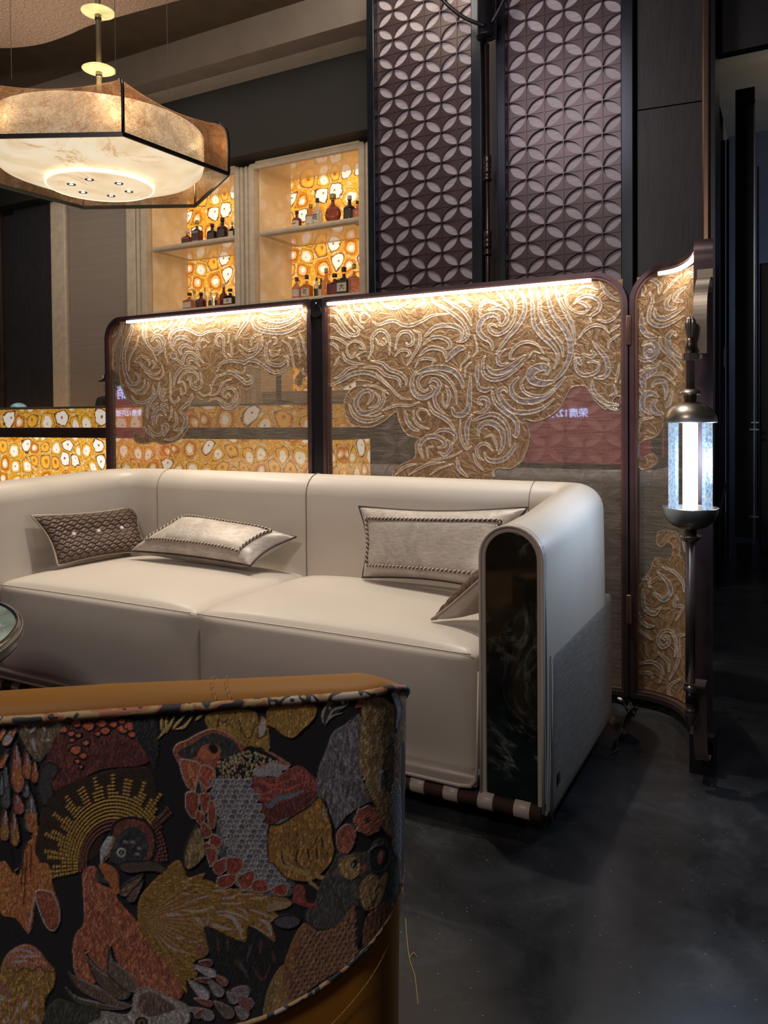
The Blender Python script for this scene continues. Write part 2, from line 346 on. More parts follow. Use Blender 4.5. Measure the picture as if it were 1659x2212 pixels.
RB=((1020,590),5.027,[(26,[(80,480),(100,350),(180,310),(300,360)]),(30,[(180,405),(280,380),(360,420),(380,490),(340,560),(290,570)]),(40,[(300,540),(270,470),(190,460),(110,510),(70,620),(120,700),(200,750),(220,840)]),(24,[(270,590),(220,560),(180,590),(210,650),(280,670),(380,620),(450,520),(470,400),(450,290),(370,190)]),(34,[(490,180),(560,280),(570,420),(500,570),(390,700),(260,880)]),(18,[(270,200),(340,290),(400,390)]),(34,[(620,170),(650,300),(660,450),(680,580),(760,690),(860,780),(930,900),(890,1040)]),(34,[(700,160),(730,300),(740,450),(800,580),(900,700),(970,800),(990,910)]),(44,[(800,150),(830,300),(880,450),(970,570),(1040,680),(1070,820),(1050,940),(980,1080),(880,1180)]),(70,[(880,1180),(760,1200),(650,1160),(640,1080),(720,1030),(810,1030),(810,1100)]),(36,[(900,140),(940,280),(1020,440),(1090,580),(1120,770)]),(16,[(1040,130),(1010,260),(1050,370),(1150,430),(1230,430),(1290,370)]),(28,[(1110,340),(1150,290),(1230,250),(1330,270),(1390,330),(1370,410),(1290,470),(1290,540)]),(18,[(1130,200),(1230,140),(1370,180)]),(26,[(1150,320),(1210,330),(1260,380),(1240,410)]),(26,[(1390,90),(1440,180),(1510,260),(1600,310)]),(18,[(1360,510),(1450,530),(1530,500),(1610,410)]),(18,[(1150,720),(1230,620),(1330,570),(1430,590),(1490,660)]),(16,[(1480,830),(1490,750),(1600,670)]),(16,[(1500,640),(1550,600),(1600,570)]),(20,[(450,940),(410,930),(430,850),(500,780),(600,750),(700,780),(780,880)]),(24,[(360,830),(290,890),(280,970),(330,1000),(390,980)]),(10,[(610,930),(660,860),(740,875)]),(46,[(160,1020),(230,1080),(340,1070),(450,1000),(570,900)]),(28,[(140,900),(110,1000),(130,1110),(220,1160),(340,1140),(450,1070),(550,990)]),(26,[(1110,890),(1130,1040),(1200,1110),(1300,1100),(1370,1050),(1370,970)]),(36,[(1310,750),(1380,840),(1450,930),(1480,1050),(1430,1130),(1330,1140)]),(26,[(1200,880),(1290,910),(1330,880),(1290,850)]),(34,[(1140,920),(1180,1000)]),(16,[(1260,980),(1310,960),(1390,1000)]),(14,[(740,930),(820,950),(830,1010)]),(9,[(20,680),(50,780),(50,860),(10,910)]),(30,[(70,990),(50,1080),(60,1200)]),(20,[(1560,1190),(1600,1000)])])
RC=((690,790),5.027,[(14,[(620,110),(760,230),(880,350),(1000,370)]),(14,[(480,225),(580,220),(680,260),(750,310)]),(36,[(520,420),(570,350),(550,280),(470,290),(400,380),(410,460),(470,520),(570,500),(660,450),(700,370),(690,280)]),(28,[(320,420),(370,540),(470,600),(580,600),(690,550)]),(18,[(540,460),(620,430),(650,360),(600,290)]),(10,[(490,545),(590,550),(670,520)]),(18,[(680,490),(780,450),(860,430),(980,435),(1080,400)]),(38,[(1050,60),(1000,180),(1030,300),(1120,350),(1220,310),(1250,260),(1200,220)]),(24,[(1180,250),(1150,280),(1090,250),(1070,170),(1130,100),(1240,80),(1350,110),(1430,190),(1480,300),(1490,420)]),(32,[(1190,190),(1240,150),(1300,190),(1290,260),(1250,340),(1270,440),(1350,520)]),(24,[(1370,220),(1410,320),(1380,460)]),(12,[(1340,310),(1340,400),(1370,470)]),(26,[(1180,400),(1230,500),(1330,560),(1410,620),(1470,710)]),(28,[(930,500),(950,600),(1010,680),(1080,710)]),(16,[(1020,490),(1030,590),(1090,660),(1190,690)]),(14,[(1100,600),(1060,530),(1090,480),(1160,490),(1200,550)]),(28,[(1240,750),(1320,700),(1420,710),(1480,770),(1450,850)]),(36,[(1120,1000),(1090,880),(1150,790),(1240,770),(1330,800),(1360,870),(1290,890)]),(14,[(1180,1000),(1170,900),(1230,880)]),(24,[(1290,940),(1350,970),(1410,930),(1430,850),(1380,810)]),(14,[(1110,1110),(1200,1050),(1320,1010),(1450,980),(1550,930)]),(18,[(820,1190),(930,1100),(1050,1070)]),(16,[(970,1190),(1080,1120),(1200,1070),(1350,1050)]),(12,[(1200,1190),(1300,1120),(1450,1070)]),(26,[(1490,1000),(1520,1130),(1610,1210)]),(42,[(1440,460),(1470,530),(1560,530),(1620,450),(1630,300),(1640,100)]),(34,[(1650,540),(1600,680),(1610,860)]),(18,[(1530,590),(1530,760),(1590,900),(1650,880)])])
RD=((1020,790),5.027,[(34,[(60,190),(80,250),(150,270),(220,240)]),(38,[(380,290),(350,250),(290,280),(310,360),(370,440),(460,500),(600,510),(750,470),(880,370)]),(44,[(500,130),(430,220),(440,310),(520,380),(650,390),(780,350),(880,270),(1010,130)]),(22,[(580,120),(530,200),(560,280),(660,330),(790,320),(900,250)]),(28,[(110,430),(70,400),(100,350),(160,370),(170,440),(120,500),(20,510)]),(38,[(210,280),(250,400),(350,500),(440,560),(490,640),(480,760),(450,760)]),(32,[(10,600),(100,560),(210,530),(310,570),(390,680),(410,880)]),(42,[(70,760),(80,670),(160,620),(260,650),(330,740),(330,870),(290,960)]),(14,[(140,780),(210,760),(260,850),(270,920)]),(22,[(220,930),(180,870),(110,850),(50,900),(60,980),(120,1030)]),(34,[(130,950),(170,1020),(260,1040),(370,1000),(450,900),(470,850)]),(18,[(10,960),(50,1060),(120,1140)]),(14,[(240,1210),(230,1150)]),(36,[(1300,170),(1310,260),(1370,350),(1460,410),(1590,430)]),(16,[(1440,440),(1520,470),(1590,480)]),(14,[(1540,210),(1560,290),(1490,330)])])
LA=((230,660),6.9125,[(40,[(370,240),(380,360),(320,520),(270,680),(260,860),(290,1050),(370,1170),(460,1160),(490,1080),(430,1010)]),(16,[(480,460),(440,620),(350,780),(330,980)]),(20,[(220,250),(200,350),(130,440),(70,470)]),(26,[(260,260),(200,440),(130,560),(90,760),(100,960)]),(16,[(550,250),(540,420),(570,520),(660,640),(760,840)]),(28,[(600,260),(590,430),(620,580),(700,660),(780,640),(790,560),(740,520)]),(36,[(670,540),(720,470),(800,460),(860,550),(830,650),(770,740)]),(28,[(700,350),(760,310),(850,370)]),(12,[(700,430),(740,390),(780,380)]),(20,[(980,200),(960,280),(880,350)]),(28,[(1210,180),(1150,280),(1080,340)]),(24,[(1100,200),(1000,320),(920,500)]),(20,[(1290,170),(1320,240),(1440,270)]),(32,[(1400,160),(1520,230),(1640,160)]),(30,[(1010,680),(960,600),(950,480),(1030,380),(1170,350),(1300,400),(1400,440),(1530,390),(1650,370)]),(42,[(1000,600),(1040,500),(1150,480),(1270,550)]),(36,[(1120,740),(1100,660),(1170,600),(1310,660)]),(70,[(985,740),(1020,775)]),(30,[(1020,800),(1070,820),(1130,870),(1150,800),(1200,710),(1300,720),(1360,810)]),(32,[(1240,880),(1220,820),(1300,810),(1400,920)]),(24,[(1390,490),(1350,600),(1370,740),(1450,860)]),(18,[(1400,640),(1380,570),(1440,510),(1530,560)]),(12,[(1450,640),(1490,600)]),(22,[(410,850),(480,780),(560,770),(640,840),(640,900)]),(20,[(680,820),(720,880),(690,940)]),(24,[(430,850),(490,860),(560,930),(650,1010),(750,1030),(810,970)]),(14,[(570,990),(680,1080),(780,1100),(850,1020),(830,900)]),(32,[(1010,1180),(1040,1040),(1130,940),(1230,920),(1350,950)]),(28,[(1070,1160),(1130,1040),(1230,980),(1330,1010),(1370,1100),(1310,1160)]),(28,[(1200,1120),(1250,1080),(1270,1200),(1350,1250),(1420,1180),(1410,1010)]),(10,[(880,640),(880,740),(920,860)]),(20,[(950,1000),(960,1200),(960,1380)]),(20,[(280,1130),(360,1240),(470,1270),(560,1200),(570,1110)]),(20,[(370,1270),(460,1320),(560,1310),(620,1230),(620,1150)]),(14,[(1550,1180),(1560,1300),(1450,1350),(1370,1290)])])
LC=((230,820),6.9125,[(28,[(370,250),(430,320),(540,350),(650,290),(710,190),(690,90)]),(34,[(780,50),(780,180),(690,290),(630,390),(610,480),(610,580)]),(28,[(850,260),(880,180),(840,150),(810,220),(840,310),(910,310)]),(20,[(950,100),(960,280),(1000,340),(1080,310),(1070,260)]),(36,[(1280,220),(1240,330),(1160,410),(1090,480)]),(26,[(690,450),(710,380),(770,360)]),(28,[(810,380),(880,380),(920,430)]),(40,[(700,680),(700,540),(760,440),(840,440),(890,540)]),(18,[(740,660),(770,540),(840,540)]),(30,[(620,690),(690,800),(780,830),(830,790),(830,720)]),(38,[(820,690),(890,680),(910,740),(850,840)]),(24,[(570,710),(620,800),(700,860)]),(18,[(970,400),(970,520),(930,620)]),(26,[(1020,480),(1050,620),(1010,710)]),(40,[(1110,500),(1180,570),(1180,660),(1120,740),(1010,760)]),(20,[(860,900),(1000,890),(1140,770)]),(14,[(1110,120),(1120,230),(1180,200)]),(14,[(1060,60),(1150,40),(1190,180)])])
LB=((450,650),6.9125,[(36,[(790,250),(900,290),(1060,310),(1230,260),(1350,130)]),(20,[(780,160),(900,190),(1080,195),(1330,130)]),(32,[(740,320),(860,390),(1030,400),(1200,350),(1370,260)]),(38,[(680,230),(660,330),(740,430),(900,470),(1100,480),(1260,430),(1370,350)]),(32,[(620,170),(570,320),(470,460),(410,590)]),(22,[(0,480),(80,440),(180,450),(240,410)]),(22,[(300,400),(360,340),(450,340),(450,400)]),(26,[(180,690),(120,640),(120,550),(180,510),(230,580),(230,760),(270,860)]),(22,[(800,510),(700,520),(650,590),(640,680)]),(32,[(810,550),(790,680),(680,810),(570,830),(470,740)]),(24,[(470,660),(580,740),(700,720),(750,640)]),(14,[(950,550),(1010,560),(1020,630),(970,660)]),(30,[(940,600),(870,660),(860,800),(900,920),(1030,970),(1130,930),(1180,850),(1120,830)]),(34,[(1190,850),(1190,960),(1100,1050),(980,1070),(860,1000),(730,910),(600,890),(540,930),(470,910),(300,900),(190,950),(130,1060)]),(18,[(910,740),(950,820),(1040,800),(1070,720)]),(22,[(1110,600),(1200,660),(1240,760),(1260,860),(1280,990)]),(24,[(1200,560),(1320,590),(1350,720),(1370,860)]),(24,[(1360,480),(1410,600),(1450,750),(1530,880),(1550,1010),(1490,1100),(1410,1080),(1420,1010)]),(22,[(1400,120),(1430,240),(1520,330),(1530,450)]),(34,[(180,1130),(270,1080),(370,1090),(470,1160),(560,1230),(640,1220),(650,1150),(580,1110)]),(18,[(60,1270),(110,1150),(250,1080)]),(18,[(290,1050),(420,1060),(520,1080),(550,990)]),(14,[(290,640),(310,560),(300,500)]),(18,[(290,790),(340,840),(350,740),(330,640)])])
LD=((450,820),6.9125,[(16,[(20,240),(130,210),(230,50),(350,0)]),(28,[(280,280),(210,230),(240,150),(350,130),(420,220),(380,330),(290,390),(200,330),(110,280),(10,320)]),(20,[(440,240),(420,380),(300,440),(200,410)]),(12,[(260,250),(300,210),(330,260)])])
TP=((1350,570),6.7,[(44,[(300,210),(420,240),(500,310),(490,430)]),(44,[(230,260),(270,360),(250,460)]),(40,[(350,420),(400,520),(350,680),(350,820),(440,890),(560,900),(700,840),(850,760)]),(50,[(430,650),(450,760),(560,800),(700,740),(850,640)]),(50,[(660,460),(600,580),(640,650),(750,640)]),(50,[(880,340),(760,430),(730,520),(840,550)]),(60,[(240,740),(240,900),(320,1030),(450,1060)]),(64,[(400,1300),(400,1230),(330,1210),(300,1270),(340,1330),(440,1300),(460,1190),(370,1130),(250,1180)]),(40,[(130,1290),(250,1390),(400,1380),(490,1280)]),(44,[(500,1070),(530,1200),(640,1320),(760,1440),(830,1540)]),(54,[(750,1040),(680,1000),(620,1080),(650,1200),(740,1300),(850,1370)]),(26,[(210,1560),(330,1500),(450,1480),(510,1410)]),(32,[(540,1440),(660,1490),(750,1610)]),(80,[(280,1830),(260,1660),(360,1580),(450,1540)]),(36,[(390,1620),(520,1590),(640,1640),(730,1760)]),(50,[(400,1780),(440,1720),(550,1710),(600,1830),(580,1960)]),(60,[(480,1930),(400,1880),(300,1890),(250,1980),(270,2100),(380,2180)]),(60,[(460,1980),(400,2050),(450,2150),(550,2170)]),(18,[(120,1720),(170,1800),(260,1890)]),(44,[(200,2020),(180,2110),(240,2200)]),(36,[(690,1850),(650,2000),(600,2080)]),(24,[(820,160),(700,260),(560,430)])])
TQ=((1350,900),3.352,[(16,[(270,1090),(360,1130),(420,1200),(430,1270)]),(26,[(240,1130),(310,1200),(330,1270),(280,1330),(210,1280)]),(18,[(80,1300),(90,1420),(150,1510),(210,1520)]),(22,[(130,1250),(140,1380),(210,1430),(260,1380)]),(18,[(290,1620),(270,1600),(300,1590),(320,1640),(270,1670),(240,1620),(270,1560),(340,1560),(370,1650),(360,1740)]),(14,[(390,1330),(370,1310),(360,1370),(420,1380),(370,1480)]),(16,[(240,1710),(310,1770),(320,1850)]),(18,[(90,1790),(200,1780),(270,1840),(250,1930)]),(16,[(450,1580),(390,1600),(390,1760),(320,1910)]),(16,[(400,1900),(320,1960),(330,2060)]),(14,[(80,1850),(180,1860),(200,1900)]),(12,[(70,1510),(190,1620)]),(12,[(90,130),(110,30),(200,10)]),(16,[(120,1180),(170,1170),(180,1240)]),(14,[(420,880),(440,980)])])
CLR=[mapz((690,790),5.027,[(80,285),(220,255),(340,200),(420,160),(570,185),(460,215),(370,240),(300,310),(265,420),(290,560),(350,640),(500,670),(600,655),(720,590),(830,500),(860,580),(900,680),(970,760),(1090,790),(1040,850),(1035,1000),(880,1080),(790,1180),(790,1500),(80,1500)]),
     mapz((1020,790),5.027,[(555,580),(680,605),(820,560),(930,480),(1000,370),(1060,260),(1110,225),(1230,225),(1290,310),(1350,400),(1450,480),(1640,530),(1640,3300),(600,3300),(255,1500),(240,1140),(400,1120),(520,1050),(600,900),(625,760),(600,650)])]
CLL=[mapz((230,660),6.9125,[(60,1035),(130,1000),(155,900),(140,780),(150,620),(190,470),(245,470),(215,700),(195,950),(215,1150),(290,1340)])+mapz((230,820),6.9125,[(330,290),(420,370),(540,410),(525,560),(540,680),(560,830),(510,860),(420,790),(400,840),(410,900),(470,950),(590,960),(720,930),(830,965),(1000,940),(1120,880),(1200,760),(1240,620),(1200,520),(1240,450),(1260,330),(1350,240),(1370,280),(1460,310),(1540,340)])+mapz((450,820),6.9125,[(130,300),(200,410),(290,475),(400,455),(470,340),(480,190),(440,110),(580,150),(660,90)])+mapz((450,650),6.9125,[(640,1110),(580,1050),(575,970),(700,990),(830,1030),(920,1110),(1010,1125),(1100,1090),(1230,1000),(1340,1020),(1370,1060),(1310,1130),(1290,1230),(1340,1280),(1410,1250),(1440,1150),(1600,1250)])+[(692,1100),(230,1100)]]
CLT=[mapz((1350,900),3.352,[(40,375),(120,385),(200,360),(235,310),(200,265),(160,280),(110,305),(75,270),(80,210),(140,170),(230,140),(270,80),(320,10),(560,10),(560,1060),(440,1060),(400,1000),(400,900),(370,840),(300,825),(240,840),(230,910),(260,945),(320,910),(350,960),(320,1040),(235,1020),(200,1060),(170,1130),(40,1210)])]
def embroider(cv,sets,clear):
    # channel 0 ribbon, 1 cord outline, 2 foil cloud (1) or bare gauze (0)
    cv.a[...,2]=1
    for poly in clear:
        P=cv.tr([tuple(p) for p in cr(poly,4,True)]); r=cv.polymask(P)
        if r is None: continue
        sl,m=r; v=cv.a[sl]; v[m]=(0,0,0)
        d=cv.distance(np.vstack([P,P[:1]]),[.35]*(len(P)+1),3)
        if d is not None:
            sl,dd,_,_,_=d; e=np.clip(1.1-np.abs(dd),0,1); v=cv.a[sl]; v[...,1]=np.maximum(v[...,1],e); v[...,2]=np.maximum(v[...,2],(e>.3)); cv.hgt[sl]=np.maximum(cv.hgt[sl],e*.9)
    for (o,sc,st) in sets:
        for wd,pts in st:
            q=mapz(o,sc,pts); P=cv.tr(cr(q,6)); n=len(P); t=np.linspace(0,1,n)
            R=(wd/sc/2*cv.k)*1.28*np.clip(np.sin(PI*np.clip(t*.93+.035,0,1))**.6,.08,1)
            d=cv.distance(P,list(R),3)
            if d is None: continue
            sl,dd,tt,X,Y=d; v=cv.a[sl]; ins=np.clip(.6-dd,0,1); rim=np.clip(1.9-np.abs(dd+.1)*1.0,0,1)
            v[...,0]=np.maximum(v[...,0]*(dd>1.5),ins); v[...,1]=np.maximum(v[...,1]*(dd>0.0),rim)
            v[...,2]=np.maximum(v[...,2],(dd<1.2)*1.0)
            cv.hgt[sl]=np.maximum(np.where(dd<0,.35,cv.hgt[sl]),rim)
def sample(cv,px,py):
    x=np.clip((px-cv.x0)*cv.k,0,cv.w-1.001); y=np.clip((py-cv.y0)*cv.k,0,cv.h-1.001)
    xi=x.astype(int); yi=y.astype(int); fx=(x-xi)[...,None]; fy=(y-yi)[...,None]
    A=np.concatenate([cv.a,cv.hgt[...,None]],2)
    return (A[yi,xi]*(1-fx)*(1-fy)+A[yi,xi+1]*fx*(1-fy)+A[yi+1,xi]*(1-fx)*fy+A[yi+1,xi+1]*fx*fy)
def gridmesh(name,P,N,hgt,attrs,mat,parent,relief,keep=None,smooth=True):
    """P (nv,nu,3) surface points, N normals, hgt relief; attrs {name:(nv,nu,k)}"""
    nv,nu,_=P.shape; off=np.array(rootloc(parent)) if parent is not None else P.reshape(-1,3).mean(0)
    Q=(P+N*(hgt*relief)[...,None]-off).reshape(-1,3).astype(np.float32)
    i=np.arange(nu*nv).reshape(nv,nu); F=np.stack([i[:-1,:-1],i[:-1,1:],i[1:,1:],i[1:,:-1]],-1).reshape(-1,4)
    if keep is not None: F=F[keep.reshape(-1)]
    me=bpy.data.meshes.new(name); me.vertices.add(len(Q)); me.vertices.foreach_set('co',Q.ravel())
    me.loops.add(len(F)*4); me.loops.foreach_set('vertex_index',F.ravel().astype(np.int32))
    me.polygons.add(len(F)); me.polygons.foreach_set('loop_start',np.arange(0,len(F)*4,4,dtype=np.int32)); me.polygons.foreach_set('loop_total',np.full(len(F),4,np.int32))
    me.polygons.foreach_set('use_smooth',[smooth]*len(F)); me.update()
    for k,a in attrs.items():
        ca=me.color_attributes.new(k,'FLOAT_COLOR','POINT'); b=np.ones((len(Q),4),np.float32); b[:,:a.shape[-1]]=a.reshape(len(Q),-1); ca.data.foreach_set('color',b.ravel())
    me.materials.append(mat); o=bpy.data.objects.new(name,me); COL.objects.link(o)
    if parent is not None: o.parent=parent
    else: o.location=off
    me.validate(); return o
# ---------------------------------------------------------------- pattern of the armchair's woven back
CHB=Canvas(0,1470,905,2215,1.0,3,(.008,.008,.012))
_rs=np.random.RandomState(5)
def _n2(X,Y,f,seed=0):
    r=np.random.RandomState(seed); s=0
    for k in range(7):
        a,b,c=r.uniform(-1,1)*f*(1+k*.6),r.uniform(-1,1)*f*(1+k*.6),r.uniform(0,6.3); s=s+np.sin(X*a+Y*b+c)
    return s/7
def _paint(sl,m,col,h,tex,X,Y,dirx=0,diry=1,ro=None):
    v=CHB.a[sl]; c=np.array(col)
    if tex=='hatch': q=.72+.38*(np.sin((X*diry-Y*dirx)*1.5+2*_n2(X,Y,.08,3))>0)
    elif tex=='fur': q=.62+.55*np.clip(_n2(X*abs(diry)*6+X*.3,Y*.25,.35,4)+.45,0,1)
    elif tex=='speck': q=np.where(np.sin(X*.75+Y*.3)*np.sin(Y*.6-X*.2)>.55,2.3,.45)
    else: q=.85+.3*_n2(X,Y,.35,6)
    q=q+_rs.uniform(-.10,.10,X.shape)
    v[m]=(c*q[...,None])[m]; CHB.hgt[sl][m]=(h*(.8+.25*q))[m]
def CP(o,sc,pts,col,h=.5,tex='soft',out=None,ow=1.2,d=(0,1),smooth=True):
    q=mapz(o,sc,pts); P=CHB.tr(cr(q,5,True) if smooth else q); r=CHB.polymask(P)
    if r is None: return
    sl,m=r; b=CHB._box(P,1); _,X,Y=b
    _paint(sl,m,col,h,tex,X,Y,*d)
    if tex in('fur','hatch') and m.sum()>260:
        yy,xx=np.nonzero(m); N_=int(m.sum()/(38 if tex=='fur' else 60)); ks=_rs.randint(0,len(yy),N_)
        for k in ks:
            x=float(X[yy[k],xx[k]])+CHB.x0; y=float(Y[yy[k],xx[k]])+CHB.y0; a=math.atan2(d[1],d[0])+.55*float(_n2(np.float64(x),np.float64(y),.05,9))*2+_rs.uniform(-.15,.15); L=_rs.uniform(7,17)*(1 if tex=='fur' else .7); f=(1.9,.45,1.35,.62)[_rs.randint(4)]
            ex,ey=x+L*math.cos(a),y+L*math.sin(a); ix,iy=int(ex-CHB.x0)-sl[1].start,int(ey-CHB.y0)-sl[0].start
            if 0<=ix<m.shape[1] and 0<=iy<m.shape[0] and m[iy,ix]: CS((0,0),1,1.9,[(x,y),((x+ex)/2+1,(y+ey)/2),(ex,ey)],[min(.8,q*f+.01*(f>1)) for q in col],h+.15*(f>1))
    if out is not None:
        dd=CHB.distance(np.vstack([P,P[:1]]),[ow*.5]*(len(P)+1),3)
        if dd:
            sl,D,_,X,Y=dd; m=D<.4; v=CHB.a[sl]; v[m]=np.array(out)*_rs.uniform(.75,1.15,(m.sum(),1)); CHB.hgt[sl][m]=h+.25
def CS(o,sc,w,pts,col,h=.6,taper=True):
    P=CHB.tr(cr(mapz(o,sc,pts),6)); t=np.linspace(0,1,len(P)); R=w/sc/2*(np.clip(np.sin(PI*np.clip(t,.02,.98)),.12,1)**.6 if taper else np.ones(len(P)))
    d=CHB.distance(P,list(R),2)
    if d is None: return
    sl,D,tt,X,Y=d; m=D<.35; v=CHB.a[sl]; v[m]=np.array(col)*_rs.uniform(.75,1.15,(m.sum(),1)); CHB.hgt[sl][m]=h
def leaf(o,sc,a,b,w,col,out=None,h=.6,tex='hatch',ow=1.2,tip=None,bend=0):
    a=np.array(a,float); b=np.array(b,float); d=b-a; n=np.array([-d[1],d[0]])/np.hypot(*d)
    pr=[0,.35,.7,.95,1,.8,0]; ts=[0,.12,.35,.6,.75,.9,1]
    mid=lambda t:a+d*t+n*bend*math.sin(PI*t)
    L=[tuple(mid(t)+n*w/2*p) for t,p in zip(ts,pr)]; R=[tuple(mid(t)-n*w/2*p) for t,p in zip(ts[1:-1],pr[1:-1])][::-1]
    dd=d/np.hypot(*d); CP(o,sc,L+R,col,h,tex,out,ow,(dd[0],dd[1]))
    if tip is not None:
        c=mid(.55); e=mid(.98); 
        CP(o,sc,[tuple(mid(.6)+n*w*.42),tuple(e),tuple(mid(.6)-n*w*.42),tuple(mid(.5))],tip,h,tex,None,ow,(dd[0],dd[1]))
RED=(.42,.10,.055); ORA=(.46,.17,.06); GLD=(.34,.20,.055); TAN=(.42,.27,.11); GRY=(.22,.22,.25); SIL=(.42,.42,.46); MAR=(.12,.035,.03); CRE=(.55,.45,.32); BLK=(.006,.006,.008); PNK=(.50,.24,.17); SLT=(.12,.15,.18); BRN=(.16,.07,.03)
def paint_chair():
    A=((0,1480),5.027); B=((300,1480),5.027); C=((580,1440),5.184); D=((0,1820),5.027); E_=((300,1820),5.027); F=((580,1780),5.122)
    # upper left: maroon flank with coral scales
    CP(*A,[(640,380),(1440,370),(1560,640),(1640,800),(1500,880),(1100,920),(700,1130),(560,1100),(520,700)],MAR,.45,'fur')
    for x,y,r in [(690,480,50),(770,520,46),(850,540,40),(960,440,70),(830,410,60),(1100,410,62),(1060,520,40),(1140,490,58),(1230,420,50),(1320,390,44),(1330,470,70),(1410,440,70),(1430,530,50),(780,590,36),(930,620,46),(820,700,70),(900,760,50),(840,820,36),(880,880,30)]:
        CP(*A,[(x-r,y),(x-r*.3,y-r*.7),(x+r*.8,y-r*.6),(x+r*.9,y+r*.3),(x,y+r*.75)],(.62,.15,.08),.6,'hatch',BLK,3)
    CP(*A,[(1450,350),(1700,340),(1700,900),(1620,790),(1480,560)],(.02,.022,.026),.4,'fur')
    CP(*A,[(210,410),(700,400),(600,560),(500,760),(420,830),(300,700)],(.17,.13,.08),.4,'fur')
    for p in [[(260,430),(300,490)],[(400,440),(330,520)],[(360,570),(380,710)],[(470,450),(500,500)],[(500,600),(550,590)],[(600,440),(680,420)]]: CS(*A,26,p,SIL)
    for a,b,w,c,tp in [((60,440),(0,600),80,(.6,.2,.1),None),((190,440),(40,650),110,ORA,SIL),((100,700),(0,900),70,ORA,None),((180,620),(200,1170),150,(.33,.12,.09),ORA),((290,700),(310,1020),120,(.33,.12,.1),ORA),((380,800),(380,1060),90,ORA,None),((60,850),(70,1350),110,(.10,.11,.11),None),((300,1040),(280,1220),80,SLT,None),((180,1160),(220,1400),130,(.3,.1,.08),None),((340,1160),(340,1600),150,(.16,.15,.14),ORA),((60,1320),(50,1700),110,(.33,.13,.1),GLD),((150,1350),(170,1750),110,(.33,.12,.08),GLD),((20,950),(20,1200),60,SLT,None)]:
        leaf(*A,a,b,w,c,BLK,.65,'hatch',2.2,tp)
        CS(*A,10,[(a[0]+8,a[1]+40),((a[0]+b[0])/2+4,(a[1]+b[1])/2)],SIL)
    CP(*A,[(430,960),(520,830),(640,900),(560,1060),(600,1250),(480,1300),(420,1150)],(.05,.055,.06),.5,'soft',BLK,2)
    CP(*A,[(380,1480),(420,1560),(400,1900),(350,1900),(350,1620)],ORA,.4,'hatch')
    # body plates lower left
    CP(*D,[(0,200),(130,200),(170,340),(220,330),(300,0),(420,0),(430,200),(540,250),(590,520),(650,680),(655,850),(580,960),(480,860),(400,620),(330,980),(180,830),(0,740)],ORA,.5,'hatch')
    for y in (300,400,470,550): CS(*D,20,[(0,y+60),(80,y+60),(200,y-20)],GLD)
    for p in [[(40,650),(110,680),(190,590)],[(130,730),(180,720)]]: CS(*D,16,p,PNK)
    CP(*D,[(0,0),(110,0),(150,180),(150,330),(60,200),(0,200)],BLK,.3)
    for p in [[(270,0),(230,450)],[(300,0),(260,690)],[(340,30),(335,370)]]: CS(*D,14,p,(.06,.01,.01))
    CP(*D,[(390,540),(560,540),(640,700),(650,850),(580,960),(480,860)],(.30,.09,.05),.6,'hatch',SIL,2.0)
    CS(*D,12,[(370,600),(340,800),(310,990)],SIL)
    # golden beaded fan
    CP(*A,[(430,1480),(500,1300),(640,1130),(1000,980),(1380,900),(1660,950),(1660,1500),(1200,1560),(1000,1900),(430,1900)],(.035,.020,.012),.3,'soft')
    cx,cy=248,1865
    for k in range(52):
        a=math.radians(190-k*3.66); L=145+22*math.sin(k*1.7)
        if k>43: L=120
        r0=62
        mar=(a<math.radians(40))
        nb=int((L-r0)/6.3)
        for j in range(nb):
            rr=r0+j*6.3; x=cx+rr*math.cos(a)*1.0; y=cy-rr*math.sin(a)*1.22
            if mar or rr<78: col=(.17,.06,.045)
            else: col=(.44,.27,.06)
            ww=rr*.024+.6
            CS((0,0),1,4.4,[(x-ww*math.sin(a),y-ww*math.cos(a)*1.1),(x+ww*math.sin(a),y+ww*math.cos(a)*1.1)],col,.75)
    # crested head with curved bill
    CP(*A,[(1210,1600),(1260,1480),(1420,1430),(1590,1480),(1680,1640),(1660,1850),(1500,1960),(1300,1900),(1200,1760)],(.18,.06,.045),.6,'fur',BLK,5)
    CP(*A,[(1250,1700),(1350,1560),(1500,1540),(1600,1680),(1590,1850),(1400,1960),(1200,1900)],(.035,.04,.045),.7,'fur')
    for x,y in ((1420,1690),(1490,1760),(1340,1690),(1470,1820)): CS(*A,34,[(x,y),(x+40,y+10)],GRY)
    CP(*A,[(1090,1860),(1100,1760),(1180,1640),(1240,1650),(1200,1790),(1140,1880),(1100,1950)],SIL,.7,'fur')
    CS(*A,14,[(1250,1660),(1200,1760),(1180,1850),(1120,1930)],(.35,.2,.05))
    for r,c in ((52,(.5,.5,.5)),(30,BLK),(12,SIL)): CP(*A,[(1320+r*math.cos(t*PI/4),1810+r*math.sin(t*PI/4)) for t in range(8)],c,.8)
    # coral neck and breast
    CP(*D,[(910,300),(1040,260),(1080,440),(1250,520),(1300,640),(1500,860),(1660,1100),(1900,1300),(1960,1700),(1460,1560),(1300,1350),(1210,1120),(1160,1300),(1160,1420),(1000,1280),(930,1160),(1040,1530),(830,1440),(790,1150),(830,980),(910,860),(900,480)],(.38,.13,.07),.6,'fur')
    for p in [[(1060,580),(1080,720)],[(990,400),(990,470)],[(1340,940),(1390,1040)],[(1370,1080),(1430,1170)],[(940,330),(915,420),(920,740)],[(1560,1350),(1620,1540)],[(1490,1330),(1580,1550)],[(790,1150),(820,1400)]]: CS(*D,14,p,PNK)
    CP(*D,[(1080,250),(1130,220),(1280,320),(1290,560),(1200,470),(1120,340)],ORA,.7,'soft'); CS(*D,60,[(1060,300),(1090,390),(1190,440)],(.05,.055,.06))
